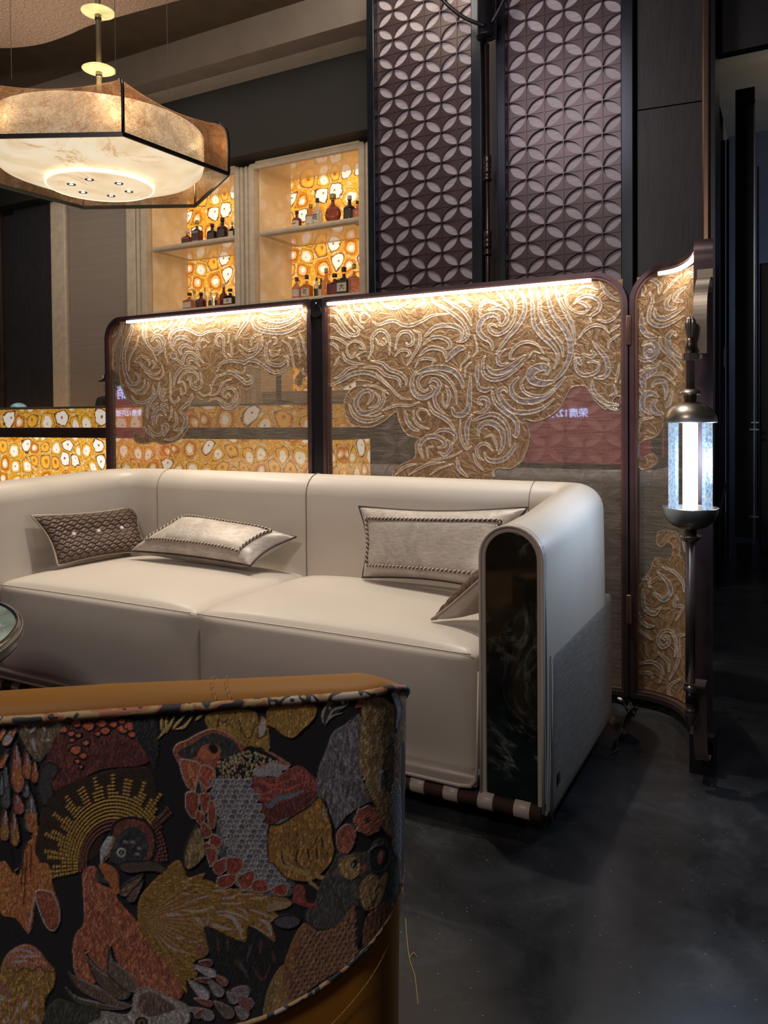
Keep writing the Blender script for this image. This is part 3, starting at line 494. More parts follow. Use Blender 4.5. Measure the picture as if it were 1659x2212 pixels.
    CP(*D,[(1290,260),(1350,200),(1500,190),(1700,200),(1880,330),(2020,440),(1960,460),(1800,350),(1650,300),(1400,320)],(.10,.07,.055),.8,'soft',BLK,2.5)
    leaf(*D,(1560,340),(1310,570),110,(.16,.11,.07),BLK,.75,'hatch',2); leaf(*D,(1560,400),(1400,640),100,(.15,.10,.09),BLK,.75,'hatch',2)
    # lower dark leaves
    for pts,c in [([(920,1160),(960,1260),(1100,1400),(1280,1500),(1420,1640),(1300,1700),(1100,1560),(1000,1400)],(.13,.09,.06)),([(1190,1130),(1230,1280),(1400,1420),(1490,1600),(1380,1600),(1240,1480),(1170,1400)],(.15,.12,.09)),([(750,1400),(880,1480),(1100,1580),(1300,1720),(1450,1760),(1300,1800),(1050,1700),(850,1580)],(.15,.10,.07)),([(720,1570),(850,1680),(1100,1740),(1350,1800),(1100,1800),(850,1750)],(.10,.08,.05))]:
        CP(*D,pts,c,.7,'hatch',BLK,2.2); CS(*D,12,pts[:5],GRY)
    # round bloom lower left
    CP(*D,[(30,1300),(120,1170),(260,1110),(400,1150),(520,1290),(600,1400),(590,1560),(500,1700),(480,1900),(400,2000),(0,2000),(0,1500)],(.33,.19,.05),.6,'fur')
    CP(*D,[(60,1290),(130,1170),(260,1105),(390,1140),(500,1270),(530,1330),(430,1400),(300,1340),(150,1370)],(.42,.17,.11),.65,'hatch',None)
    for p in [[(130,1190),(220,1150),(400,1200)],[(120,1290),(300,1270)],[(200,1230),(440,1220)]]: CS(*D,26,p,(.45,.36,.34))
    CS(*D,8,[(120,1360),(200,1400),(260,1350),(350,1390),(430,1340),(500,1400),(590,1390)],BLK)
    for _ in range(26): 
        x,y=_rs.uniform(0,430),_rs.uniform(1640,1960); CS(*D,26,[(x,y),(x+_rs.uniform(-20,20),y+60)],[PNK,SIL,(.4,.12,.1),CRE][_rs.randint(4)])
    for x in range(0,120,30): CS(*D,30,[(x,1500+x),(x+20,1600+x)],(.33,.14,.12))
    CP(*D,[(500,1830),(620,1700),(800,1740),(1100,1800),(1120,1900),(900,2000),(520,2000)],(.05,.055,.04),.5,'fur')
    # white head lower centre
    CP(*D,[(1130,1830),(1400,1860),(1480,1600),(1650,1580),(1900,1700),(2050,1800),(1950,2000),(1000,2000),(1100,1900)],(.36,.34,.32),.6,'fur',(.3,.28,.25),1.5)
    CP(*D,[(1500,1740),(1540,1640),(1660,1620),(1800,1700),(1900,1800),(1650,1880),(1550,1850)],(.17,.11,.08),.65,'fur'); 
    for r,c in ((70,BLK),(45,(.25,.15,.05)),(20,BLK)): CP(*D,[(1540+r*math.cos(t*PI/4),1950+r*math.sin(t*PI/4)) for t in range(8)],c,.75)
    # centre: gold leaf fans
    CP(*E_,[(0,620),(100,480),(300,280),(430,190),(500,300),(540,380),(720,330),(700,400),(790,420),(900,480),(1150,510),(1400,520),(1660,640),(1560,710),(1450,720),(1540,830),(1440,870),(1480,1080),(1200,900),(1150,1080),(760,910),(710,950),(760,1200),(600,1300),(640,1450),(520,1500),(520,1640),(300,1300),(100,1080),(0,900)],(.30,.17,.04),.6,'hatch',None,1,(1,.1))
    for k in range(46):
        a=math.radians(-50+k*2.6); L=300+260*abs(math.sin(k*.9)); CS(*E_,9,[(60+60*math.cos(a),820+60*math.sin(a)),(60+L*math.cos(a)*1.4,820+L*math.sin(a)*1.1)],[(.20,.10,.025),(.42,.27,.08),(.40,.22,.12)][k%3])
    for p,w in [([(460,550),(560,550)],14),([(480,660),(650,600),(820,560)],14),([(480,730),(640,740),(820,690)],26),([(800,520),(1000,500)],18),([(900,600),(1000,590),(1100,535)],22),([(890,650),(1030,660),(1160,640)],22),([(1110,560),(1240,550)],14),([(1200,600),(1300,600),(1400,580)],20),([(1480,660),(1560,680),(1640,670)],34),([(820,750),(950,740),(1110,790),(1190,840)],24),([(790,880),(850,900),(1010,940)],40),([(870,780),(1000,800),(1080,900),(1120,1040)],46),([(1200,720),(1330,760),(1480,820)],20),([(1210,890),(1330,950),(1430,1020)],18),([(1300,820),(1400,880),(1440,1000)],40),([(590,800),(660,850),(710,920)],36),([(750,760),(750,850),(700,920)],14),([(400,1020),(480,1040)],22),([(520,1070),(650,1070)],14),([(300,780),(400,770),(480,790)],26),([(260,1060),(370,1140),(560,1200)],20),([(1060,700),(1150,740),(1190,830)],18)]: CS(*E_,w,p,(.45,.36,.32))
    # black plumage centre
    CP(*E_,[(740,930),(900,980),(1150,1080),(1200,900),(1480,1080),(1640,1180),(1500,1400),(1380,1700),(1370,1900),(1250,1900),(1200,1560),(1050,1500),(900,1350),(820,1260),(740,1080)],(.010,.011,.014),.35,'fur')
    for p in [[(850,1020),(870,1150)],[(960,1030),(970,1180)],[(1230,1100),(1170,1280)],[(1330,1050),(1320,1200)],[(1040,1280),(1180,1430)],[(1240,1350),(1350,1490),(1430,1320)],[(1450,1180),(1480,1300)],[(1080,1260),(1200,1480)],[(880,1180),(860,1130)]]: CS(*E_,26,p,[(.10,.045,.035),(.07,.08,.08)][_rs.randint(2)])
    # grey/maroon plumes below
    for a,b,w,c in [((580,1330),(840,1440),90,SIL),((600,1480),(800,1500),60,MAR),((540,1490),(760,1690),110,SIL),((760,1500),(910,1660),110,GRY),((830,1440),(960,1540),80,(.25,.1,.1)),((1010,1600),(1200,1640),150,GRY),((960,1620),(1070,1730),110,GRY),((820,1720),(1020,1890),120,(.13,.12,.10)),((530,1790),(820,1900),110,GRY),((1080,1660),(1220,1800),150,(.22,.10,.09)),((1050,1780),(1180,1900),120,GRY),((600,1690),(800,1760),70,(.25,.07,.06)),((620,1180),(700,1130),80,(.3,.09,.07)),((650,1290),(800,1310),70,MAR),((700,1800),(620,1900),70,BRN)]:
        leaf(*E_,a,b,w,c,(.33,.24,.22),.6,'hatch',1.2)
    # top centre: gold claws, gold body
    for p in [[(250,340),(250,500)],[(300,340),(290,480),(210,580)],[(390,340),(300,520)],[(500,330),(410,430),(370,480)],[(580,340),(500,450),(400,480)],[(690,320),(620,380)]]: CS(*B,34,p,(.46,.31,.12))
    CP(*B,[(750,310),(1230,270),(1310,440),(1330,340),(1400,420),(1420,700),(1330,680),(1150,640),(960,530),(850,480),(760,470)],(.34,.21,.055),.55,'hatch')
    for p in [[(870,340),(850,470)],[(870,370),(930,400),(980,330)],[(1060,290),(1110,460),(1150,550),(1210,560),(1260,420)],[(1290,460),(1290,570),(1370,540),(1400,430)]]: CS(*B,10,p,BLK)
    CS(*B,70,[(1360,370),(1340,470),(1320,540)],(.45,.42,.40))
    CP(*C,[(0,470),(150,440),(500,430),(525,540),(450,640),(380,700),(280,790),(180,770),(80,690),(0,640)],(.36,.21,.055),.6,'hatch',(.28,.12,.04),2)
    CP(*C,[(650,370),(700,380),(900,370),(880,430),(640,640),(610,620),(610,520)],(.03,.035,.04),.5,'soft')
    for p in [[(670,390),(610,520),(610,620)],[(890,380),(860,440),(720,490),(630,660)],[(820,520),(700,560),(630,660)],[(670,380),(690,480)]]: CS(*C,20,p,(.33,.30,.26))
    for x in (700,760,830): CP(*C,[(x-22,390),(x,365),(x+22,390),(x,425)],[(.10,.10,.09),CRE,ORA][(x//60)%3],.6)
    CP(*C,[(980,460),(1000,380),(1080,360),(1060,440)],(.40,.12,.07),.5,'hatch')
    # open-beaked red head
    CP(*B,[(380,720),(420,640),(520,600),(640,530),(800,475),(950,520),(1130,640),(1300,690),(1440,740),(1560,810),(1640,880),(1400,900),(1000,860),(860,900),(820,1000),(760,1120),(650,1190),(560,1130),(480,970),(440,850)],(.30,.10,.06),.65,'hatch',(.42,.22,.16),2)
    CP(*B,[(420,740),(480,680),(600,620),(720,540),(850,520),(1050,620),(1100,760),(1000,830),(880,760),(860,650),(760,640),(660,700),(620,770),(500,790)],(.045,.05,.05),.7,'fur')
    CP(*B,[(640,740),(700,650),(820,640),(890,700),(860,780),(760,810),(670,790)],(.52,.17,.09),.8,'soft')
    CP(*B,[(760,650),(820,640),(860,680),(850,730),(800,740),(765,700)],BLK,.6)
    CP(*B,[(450,820),(540,810),(660,850),(670,920),(620,1040),(610,1150),(540,1110),(480,990)],(.40,.12,.06),.75,'hatch',(.42,.33,.28),2.2)
    CP(*B,[(690,870),(800,900),(835,960),(810,1060),(740,1120),(680,1060),(640,1010)],(.38,.10,.06),.75,'hatch',(.42,.33,.28),2.2)
    leaf(*B,(650,1030),(650,1180),70,(.03,.03,.03),(.4,.33,.28),.8); leaf(*B,(540,840),(580,1000),60,(.6,.25,.12),None,.8)
    # black speckled collar
    CP(*B,[(870,800),(1000,820),(1100,760),(1180,660),(1300,680),(1420,740),(1530,830),(1400,850),(1260,890),(1230,960),(1220,1130),(1100,1110),(1000,1030),(840,990)],BLK,.5,'soft')
    for _ in range(420):
        x,y=_rs.uniform(850,1540),_rs.uniform(680,1110)
        if (y<690+ (x-1180)*.35 and x>1180) or (y<810-(x-870)*.4 and x<1180) or (x>1240 and y>870): continue
        if y>1000+(x-850)*.36: continue
        CS(*B,13,[(x,y),(x+8,y+26)],(.42,.35,.22),.8)
    CP(*B,[(1230,930),(1280,890),(1350,890),(1430,830),(1520,850),(1620,870),(1620,920),(1560,930),(1570,990),(1500,1000),(1400,990),(1290,1000)],(.38,.36,.38),.7,'soft')
    # maroon and blue ruffles
    CP(*B,[(1230,1000),(1500,1000),(1600,920),(1760,880),(1900,1000),(2000,1100),(2050,1200),(1950,1300),(1660,1350),(1300,1260),(1210,1200)],(.24,.065,.055),.6,'fur')
    CP(*B,[(1260,1290),(1500,1300),(1660,1230),(1900,1150),(2020,1250),(1950,1400),(1700,1500),(1500,1560),(1300,1530)],(.13,.035,.03),.6,'fur')
    for p,w in [([(1370,1280),(1420,1310),(1500,1230),(1660,1190),(1790,1130)],50),([(1370,1560),(1450,1560),(1560,1480),(1700,1440),(1850,1330),(1900,1230)],60)]: CS(*B,w,p,(.13,.18,.22))
    for p in [[(1240,1060),(1330,1040),(1420,1080),(1560,1050),(1700,1000)],[(1230,1150),(1350,1180),(1480,1120),(1600,1130),(1800,1050)],[(1280,1250),(1360,1220),(1460,1240)]]: CS(*B,26,p,(.42,.11,.07)); 
    # scaly grey breast
    CP(*B,[(840,1000),(1000,1040),(1200,1130),(1230,1250),(1270,1290),(1300,1540),(1340,1700),(1500,1760),(1560,2000),(1700,2150),(1620,2300),(1300,2250),(1000,2050),(880,1860),(850,1650),(830,1400),(760,1220)],(.10,.10,.11),.55,'fur')
    rr=0
    for j in range(22):
        y=1060+j*54
        for i in range(12):
            x=800+i*78+(39 if j%2 else 0)+j*14
            lo=770+max(0,(y-1250))*.32; hi=1230+max(0,(y-1100))*.36
            if x<lo or x>hi: continue
            CP(*B,[(x-36,y-30),(x,y-44),(x+36,y-30),(x+30,y+14),(x,y+38),(x-30,y+14)],[(.17,.17,.19),(.22,.22,.25),(.12,.12,.14)][(i+j)%3],.7,'hatch',(.36,.36,.38),1.3)
            if (i*7+j*3)%3==0: CS(*B,10,[(x,y-30),(x-6,y+10)],(.42,.38,.30))
    for pts in [[(530,1160),(640,1180),(650,1300),(600,1450),(520,1350),(505,1230)],[(670,1190),(770,1180),(760,1300),(720,1400),(675,1310)],[(640,1360),(720,1420),(690,1520),(620,1450)],[(770,1260),(830,1300),(820,1550),(750,1460)],[(700,1480),(780,1560),(790,1620),(720,1660),(680,1580)],[(790,1620),(900,1660),(880,1750),(800,1770),(765,1700)],[(710,1700),(850,1780),(850,1900),(790,1930),(730,1820)]]: CP(*B,pts,(.26,.065,.04),.65,'hatch',(.40,.30,.24),1.8)
    for pts in [[(820,220),(960,160),(950,280),(870,350),(810,290)],[(960,170),(1110,170),(1130,260),(1040,350),(960,310)],[(870,370),(1060,350),(1000,470),(870,480)],[(1080,370),(1240,300),(1250,410),(1160,510),(1090,440)],[(1240,420),(1360,400),(1400,520),(1240,520)],[(1440,500),(1590,440),(1600,560),(1500,560)],[(730,60),(850,90),(790,260),(760,200)]]: CP(*E_,pts,(.28,.06,.04),.65,'hatch',(.36,.28,.25),1.8)
    CP(*E_,[(500,100),(620,-180),(700,-60),(720,120),(600,260),(510,270)],(.26,.18,.09),.55,'fur',BLK,1.5)
    # ochre cushion and honey drips
    CP(*C,[(0,1790),(120,1760),(300,1650),(450,1560),(560,1450),(640,1560),(700,1760),(715,1900),(720,2140),(600,2300),(450,2400),(200,2360),(60,2200),(0,2150)],(.33,.17,.04),.6,'fur',BLK,2.5)
    CP(*F,[(0,130),(600,60),(720,250),(690,360),(600,450),(440,510),(250,440),(120,300)],(.30,.16,.045),.6,'fur')
    for p in [[(140,270),(160,400),(250,450)],[(320,290),(310,400),(400,490)],[(430,270),(450,380)],[(530,260),(540,390)],[(590,130),(600,260)]]: CS(*F,26,p,(.05,.025,.01)); CS(*F,12,[(q[0]+24,q[1]+8) for q in p],(.45,.31,.13))
    for p in [[(120,300),(150,450),(250,480),(300,500),(380,530),(430,530),(450,620),(520,690),(590,760)],[(520,530),(560,580),(640,610)]]: CS(*F,56,p,(.40,.26,.10)); 
    # grey plume
    CP(*C,[(560,1150),(640,950),(720,740),(870,640),(940,570),(900,650),(1020,530),(1040,760),(1010,1000),(1060,1280),(1150,1500),(1100,1530),(900,1650),(780,1800),(740,1780),(640,1500),(540,1420)],(.155,.145,.16),.6,'fur')
    for k in range(60):
        x=_rs.uniform(600,1040); y=_rs.uniform(650,1600)
        if x<900-(y-600)*.4 : continue
        CS(*C,11,[(x,y),(x-14,y+60),(x-10,y+120)],[(.30,.28,.30),(.05,.05,.06)][k%2])
    # tan mane, orange streaks, silver flash
    CP(*C,[(1060,420),(1200,340),(1330,380),(1420,500),(1400,800),(1300,950),(1270,1150),(1260,1350),(1350,1400),(1400,1600),(1380,1900),(1240,1760),(1220,1600),(1150,1480),(1060,1250),(1010,1050),(1030,700)],(.36,.25,.12),.6,'fur')
    for k in range(34):
        x=_rs.uniform(1080,1360); y=_rs.uniform(400,1400); CS(*C,10,[(x,y),(x+_rs.uniform(-16,16),y+90),(x,y+170)],[(.50,.38,.22),(.20,.13,.06)][k%2])
    CP(*C,[(1400,330),(1560,380),(1560,2300),(1400,2300),(1380,1700),(1400,1000)],(.40,.20,.11),.5,'fur')
    CP(*C,[(1360,290),(1440,300),(1480,450),(1470,560),(1430,720),(1410,640),(1420,480)],(.66,.66,.70),.8,'soft',BLK,1.5)
    CP(*C,[(1480,1000),(1520,1000),(1520,2400),(1480,2400)],BLK,.3)
    CP(*C,[(1360,1300),(1420,1250),(1470,1400),(1480,1900),(1460,2200),(1400,2100),(1380,1700)],(.50,.50,.56),.9,'speck')
    CP(*C,[(1280,1080),(1320,960),(1390,880),(1380,1040),(1320,1160),(1270,1150)],(.34,.22,.07),.7,'soft',(.05,.04,.05),3)
    CP(*C,[(1330,1180),(1390,1080),(1380,1300),(1320,1390)],(.16,.11,.11),.5,'fur'); leaf(*C,(1270,1150),(1270,1390),50,(.10,.10,.11),SIL,.6)
    # pink pompoms
    for cx,cy,r in ((1110,1720,150),(870+200,1800,60)):
        CP(*C,[(cx+r*math.cos(t*PI/8)*(1+.06*(-1)**t),cy+r*1.05*math.sin(t*PI/8)*(1+.06*(-1)**t)) for t in range(16)],(.36,.10,.065),.75,'fur',(.3,.2,.19),1.5)
    CP(*F,[(750,180),(780,60),(880,0),(960,60),(940,220),(860,330),(790,310)],(.33,.10,.065),.7,'fur',(.3,.2,.19),1.5)
    for cx,cy in ((1110,1720),): 
        for t in range(6): CS(*C,14,[(cx,cy),(cx+44*math.cos(t*PI/3),cy+44*math.sin(t*PI/3))],(.05,.01,.01))
    # small owl-like face and dark roundel
    CP(*F,[(560,700),(700,430),(760,330),(900,320),(1100,300),(1180,180),(1300,160),(1420,400),(1440,620),(1400,800),(1300,900),(1000,900),(850,1060),(600,1170),(430,1080),(430,950),(520,850)],(.065,.065,.06),.5,'fur')
    CP(*F,[(780,400),(850,360),(950,350),(1010,440),(990,560),(900,610),(820,560),(780,480)],(.32,.22,.09),.65,'fur',(.2,.13,.05),1)
    CP(*F,[(910,430),(950,380),(985,400),(960,470),(920,485)],BLK,.7); CS(*F,14,[(925,420),(930,460)],SIL)
    CP(*F,[(1030,460),(1060,440),(1090,480),(1060,530),(1030,500)],(.40,.10,.08),.7)
    CP(*F,[(1110,330),(1150,260),(1250,230),(1330,300),(1310,440),(1230,520),(1130,510)],(.012,.014,.02),.7,'hatch',(.08,.09,.10),2)
    CP(*F,[(1200,350),(1230,285),(1270,300),(1265,380),(1230,440),(1205,410)],(.50,.12,.09),.8); CP(*F,[(1225,340),(1245,305),(1255,340),(1240,390)],(.5,.5,.52),.85)
    CP(*F,[(1010,700),(1060,600),(1150,550),(1220,620),(1240,760),(1180,900),(1110,960),(1030,900)],(.34,.22,.09),.7,'fur'); 
    CP(*F,[(1200,700),(1260,560),(1310,540),(1290,680),(1230,870),(1150,930)],(.38,.28,.12),.7,'soft')
    for p in [[(1190,720),(1230,680),(1270,700)],[(1130,800),(1160,870),(1210,760)],[(1100,880),(1150,900),(1190,820)]]: CS(*F,12,p,BLK)
    CS(*F,70,[(990,830),(1040,1000),(1010,1200),(980,1380)],BLK)
    # striped bodice and coral net
    CP(*F,[(1150,950),(1300,850),(1400,900),(1340,1040),(1200,1250),(1100,1380),(1040,1300),(1060,1080)],(.22,.09,.05),.55,'hatch')
    for x in (1110,1160,1210,1260,1310): CS(*F,9,[(x,900),(x-40,1250)],BLK)
    CP(*F,[(380,1100),(560,1180),(760,1110),(930,910),(970,1000),(960,1300),(1000,1420),(900,1530),(740,1640),(500,1800),(230,1980),(170,1800),(150,1640),(220,1400)],(.26,.12,.05),.55,'hatch')
    for j in range(18):
        for i in range(14):
            x=160+i*66+(33 if j%2 else 0); y=1130+j*52+ (i-6)*-14
            if x<400-(y-1100)*.28 or x>960 or y<1180-(x-500)*.35 or y>2000-(x-200)*.62: continue
            CS(*F,20,[(x,y),(x+16,y-24)],(.03,.025,.04)); CS(*F,9,[(x+18,y-8),(x+20,y+20)],(.30,.26,.26))
    CP(*F,[(150,1560),(170,1800),(230,1990),(0,2120),(-60,2100),(0,1800)],(.30,.20,.07),.55,'hatch')
    CP(*F,[(60,1050),(200,1000),(330,1030),(340,1100),(220,1150),(90,1120)],(.10,.09,.11),.6,'soft',BLK,2.5)
    CP(*F,[(0,880),(150,850),(260,880),(180,940),(0,960)],(.40,.27,.18),.6,'soft')
    CP(*F,[(300,680),(400,700),(430,860),(540,880),(480,940),(300,880),(270,850)],(.25,.055,.04),.6,'hatch')
# ================================================================ materials in use
BRONZE=pm('dark_bronze',(.085,.055,.052),.28,.9,.2,14)
COPPER=pm('copper_bronze',(.30,.17,.13),.30,.9,.15,14)
BRASS=pm('aged_brass',(.33,.28,.23),.34,.95,.2,9)
BLACKM=pm('black_metal',(.018,.018,.022),.35,.6,.2,9)
BLACKP=pm('black_panel',(.010,.010,.012),.5,0,.2,6)
CREAM=pm('cream_stone_trim',(.56,.47,.36),.5,0,.12,14,.1,40)
# ================================================================ the room shell
m,t,b=newmat('dark_marble_floor'); v=t.coord()
n=t.noise(v,3.2,10,.68,.8); c=t.ramp(n.outputs[0],[(.36,(.009,.009,.010)),(.58,(.021,.021,.023)),(.74,(.052,.052,.055))])
vn=t.noise(v,1.5,9,.6,2.5); va=t.math('ABSOLUTE',t.math('SUBTRACT',vn.outputs[0],.5)); c=t.mix(t.ramp(va,[(0,(.22,.22,.22)),(.008,(0,0,0))]),c,(.06,.06,.065))
vo=t.node('ShaderNodeTexVoronoi'); vo.inputs['Scale'].default_value=26; t.link(t.coord((1,3,1),rot=(0,0,.6)),vo.inputs['Vector'])
c=t.mix(t.ramp(vo.outputs['Distance'],[(.035,(1,1,1)),(.05,(0,0,0))]),c,(.45,.45,.45))
t.link(c,b.inputs['Base Color']); t.link(t.ramp(n.outputs[0],[(.3,(.24,.24,.24)),(.8,(.42,.42,.42))]),b.inputs['Roughness']); b.inputs['Specular IOR Level'].default_value=.24
FLOORM=m
tag(MB().box(-10,3.2,-5.5,9,-.05,0).build('floor',FLOORM),kind='structure')
PLDARK=pm('brown_ceiling_paint',(.115,.082,.055),.8,0,.15,6,.2,80)
tag(MB().box(-10,3.2,2.0,5.37,4.5,4.55).build('ceiling',PLDARK),kind='structure')
tag(MB().box(-10,-.45,5.37,5.80,4.20,4.52).build('trim_1',pm('grey_beam_plaster',(.34,.29,.24),.7,0,.1,4,.15,50)),kind='structure')
tag(MB().box(-10,-2.6,5.80,6.65,3.52,4.52).build('trim_2',pm('black_bulkhead',(.007,.0065,.006),.7,0,.15,3)),kind='structure')
RAFT=pm('speckled_pearl_plaster',(.38,.28,.22),.42,.25,.5,70,.7,110,bdist=.008)
edge=cr([(-2.6,3.98),(-3.57,3.881),(-4.283,3.825),(-4.60,3.842),(-4.874,3.837),(-5.1,3.776),(-5.30,3.66),(-5.6,3.40),(-6.2,3.1)],6)
poly=[(-6.2,.8),(-1.6,.8),(-1.6,4.02)]+[tuple(p) for p in edge]
tag(MB().prism(poly,3.8,3.92).build('trim_3',RAFT),kind='structure')
# back walls
tag(MB().box(-10,-.62,6.66,6.76,0,4.6).build('wall_back',pm('back_wall_taupe',(.20,.16,.125),.7,0,.1,4)),kind='structure')
DWOOD=wood('blackened_oak',(.010,.010,.012),(.040,.038,.042),.38,.35)
GWOOD=wood('smoked_grey_oak',(.012,.011,.010),(.050,.044,.040),.5,.15,2)
tag(MB().box(-8.36,-7.52,6.0,6.04,0,4.0).build('door_1',DWOOD,bevel=.004),kind='structure')
tag(MB().box(-9.6,-8.62,6.0,6.04,0,4.0).build('door_2',DWOOD,bevel=.004),kind='structure')
tb=MB()
for x0,x1,y0 in ((-8.62,-8.55,5.97),(-8.53,-8.48,5.95),(-8.46,-8.38,5.97)): tb.box(x0,x1,y0,6.05,0,3.55)
tag(tb.build('trim_4',pm('dark_brown_trim',(.06,.04,.032),.35,.3,.2,8),bevel=.006),kind='structure')
tag(MB().box(-8.36,-8.16,5.985,6.0,3.48,3.52).box(-8.16,-7.54,5.985,6.0,3.55,3.56).build('trim_5',BLACKM),kind='structure')
# pale panel wall with cream edges
m,t,b=newmat('brushed_silk_panel'); v=t.coord(rot=(0,0,0)); wv=t.noise(t.coord((1,1,40),rot=(0,.45,0)),1.2,5,.6,.4)
t.link(t.ramp(wv.outputs[0],[(.3,(.25,.205,.17)),(.60,(.28,.235,.195)),(.78,(.35,.30,.26))]),b.inputs['Base Color']); b.inputs['Roughness'].default_value=.5; SILKP=m
tag(MB().box(-7.25,-6.30,6.03,6.06,0,4.0).build('wall_left',SILKP),kind='structure')
tag(MB().box(-7.51,-7.26,5.98,6.08,0,4.0).build('trim_6',CREAM,bevel=.02),kind='structure')
tag(MB().box(-6.32,-6.175,5.98,6.08,0,4.0).build('trim_7',CREAM,bevel=.02),kind='structure')
# pale column behind the bar end, seen through the folding screen
tag(MB().box(-3.44,-2.86,5.9,6.6,0,2.10).build('wall_right',pm('pale_stone_column',(.50,.42,.30),.55,0,.12,9)),kind='structure')
# ---------------------------------------------------------------- shelving units
ONYX=[None]
m,t,b=newmat('honey_onyx'); v=t.coord(); n=t.noise(v,2.2,7,.6,1.2); n2=t.noise(v,9,4)
c=t.ramp(n.outputs[0],[(.3,(.60,.46,.26)),(.55,(.70,.56,.35)),(.75,(.80,.68,.48))]); t.link(c,b.inputs['Base Color']); b.inputs['Roughness'].default_value=.12
t.link(c,b.inputs['Emission Color']); b.inputs['Emission Strength'].default_value=.06; ONYXM=m
AG=agate('backlit_agate_mosaic',.78,5.6); AGB=agate('backlit_agate_bar',1.0,6.8); AGD=agate('agate_bar_upper',.50,5.2)
def cabinet(x0,x1,label,lp,rp):
    r=thing('shelving_unit',((x0+x1)/2,6.0,0),label,'shelf','onyx back bar shelving units')
    post=MB()
    for a,bb in ((x0-lp,x0-lp*.63),(x0-lp*.6,x0)): post.box(a,bb,5.97,6.06,0,3.49)
    for a,bb in ((x1,x1+rp*.6),(x1+rp*.63,x1+rp)): post.box(a,bb,5.97,6.06,0,3.49)
    post.build('side_post',CREAM,r,bevel=.028)
    niche=MB().box(x0-.02,x0,6.06,6.62,0,3.52).box(x1,x1+.02,6.06,6.62,0,3.52).box(x0,x1,6.0,6.62,3.49,3.52)
    niche.build('lining',ONYXM,r)
    MB().box(x0-lp*.5,x1+rp*.5,5.975,6.03,3.44,3.50).build('top_rail',CREAM,r,bevel=.015)
    MB().box(x0,x1,6.60,6.62,1.3,3.49).build('agate_panel',AG,r)
    for zt in (2.85,2.177):
        MB().box(x0+.03,x1,6.0,6.6,zt-.05,zt).build('shelf_board',CREAM,r,bevel=.022)
        MB().box(x0+.16,x1-.08,6.05,6.5,zt-.058,zt-.05).build('light_diffuser',ONYXM,r)
    MB().box(x0-lp*.5,x1+rp*.5,6.07,6.6,0,1.3).build('base_cupboard',pm('taupe_lacquer',(.30,.25,.20),.4,0,.08,6),r)
    return r
cabinet(-6.01,-4.85,'back bar shelving unit behind the hanging lamp, agate panel glowing between cream posts',.155,.118)
cabinet(-4.60,-3.445,'back bar shelving unit nearest the dark leaf lattice, honey onyx sides and agate back',.122,.12)
light('shelf_light','AREA',(-5.4,6.3,3.44),1.6,(1,.78,.46),(-5.4,6.4,2),size=.8)
light('shelf_light','AREA',(-4.0,6.3,3.44),1.6,(1,.78,.46),(-4.0,6.4,2),size=.8)
light('shelf_light','AREA',(-5.4,6.28,2.77),.9,(1,.78,.46),(-5.4,6.4,1),size=.6)
light('shelf_light','AREA',(-4.0,6.28,2.77),.9,(1,.78,.46),(-4.0,6.4,1),size=.6)
# ---------------------------------------------------------------- bottles
def liq(nm,col,al=.0):
    if nm in MATS: return MATS[nm]
    m,t,b=newmat(nm); b.inputs['Roughness'].default_value=.06; b.inputs['Coat Weight'].default_value=.6
    n=t.noise(t.coord(),12,2); t.link(t.ramp(n.outputs[0],[(.3,tuple(x*.75 for x in col)),(.7,col)]),b.inputs['Base Color'])
    b.inputs['Transmission Weight'].default_value=.55; b.inputs['IOR'].default_value=1.2; MATS[nm]=m; return m
LAMB=liq('amber_spirit',(.80,.30,.05)); LRED=liq('russet_spirit',(.32,.06,.03)); LDRK=liq('dark_spirit',(.035,.02,.02)); LCLR=liq('pale_spirit',(.85,.80,.60)); LROS=liq('rose_spirit',(.70,.28,.18)); LBUR=liq('burgundy_spirit',(.16,.02,.03))
CAPB=pm('black_cap',(.01,.012,.012),.35); CAPG=pm('gilt_cap',(.35,.28,.10),.35,.7); CAPW=pm('clear_stopper',(.5,.48,.42),.1)
PAPER=pm('label_paper',(.62,.56,.47),.6); PAPERD=pm('dark_label_paper',(.06,.04,.035),.6); INK=pm('label_ink',(.03,.025,.02),.6)
_txt={}
def textmesh(name,body,size,mat,parent,loc,rot,extr=.0006,offroot=True,font_scale=1):
    cu=bpy.data.curves.new(name,'FONT'); cu.body=body; cu.size=size; cu.extrude=extr; cu.align_x='CENTER'; cu.align_y='CENTER'
    to=bpy.data.objects.new(name,cu); COL.objects.link(to); dg=bpy.context.evaluated_depsgraph_get(); dg.update()
    me=bpy.data.meshes.new_from_object(to.evaluated_get(dg)); bpy.data.objects.remove(to)
    o=bpy.data.objects.new(name,me); COL.objects.link(o); me.materials.clear(); me.materials.append(mat)
    if parent is not None: o.parent=parent; o.location=Vector(loc)-rootloc(parent)
    else: o.location=loc
    o.rotation_euler=rot; return o
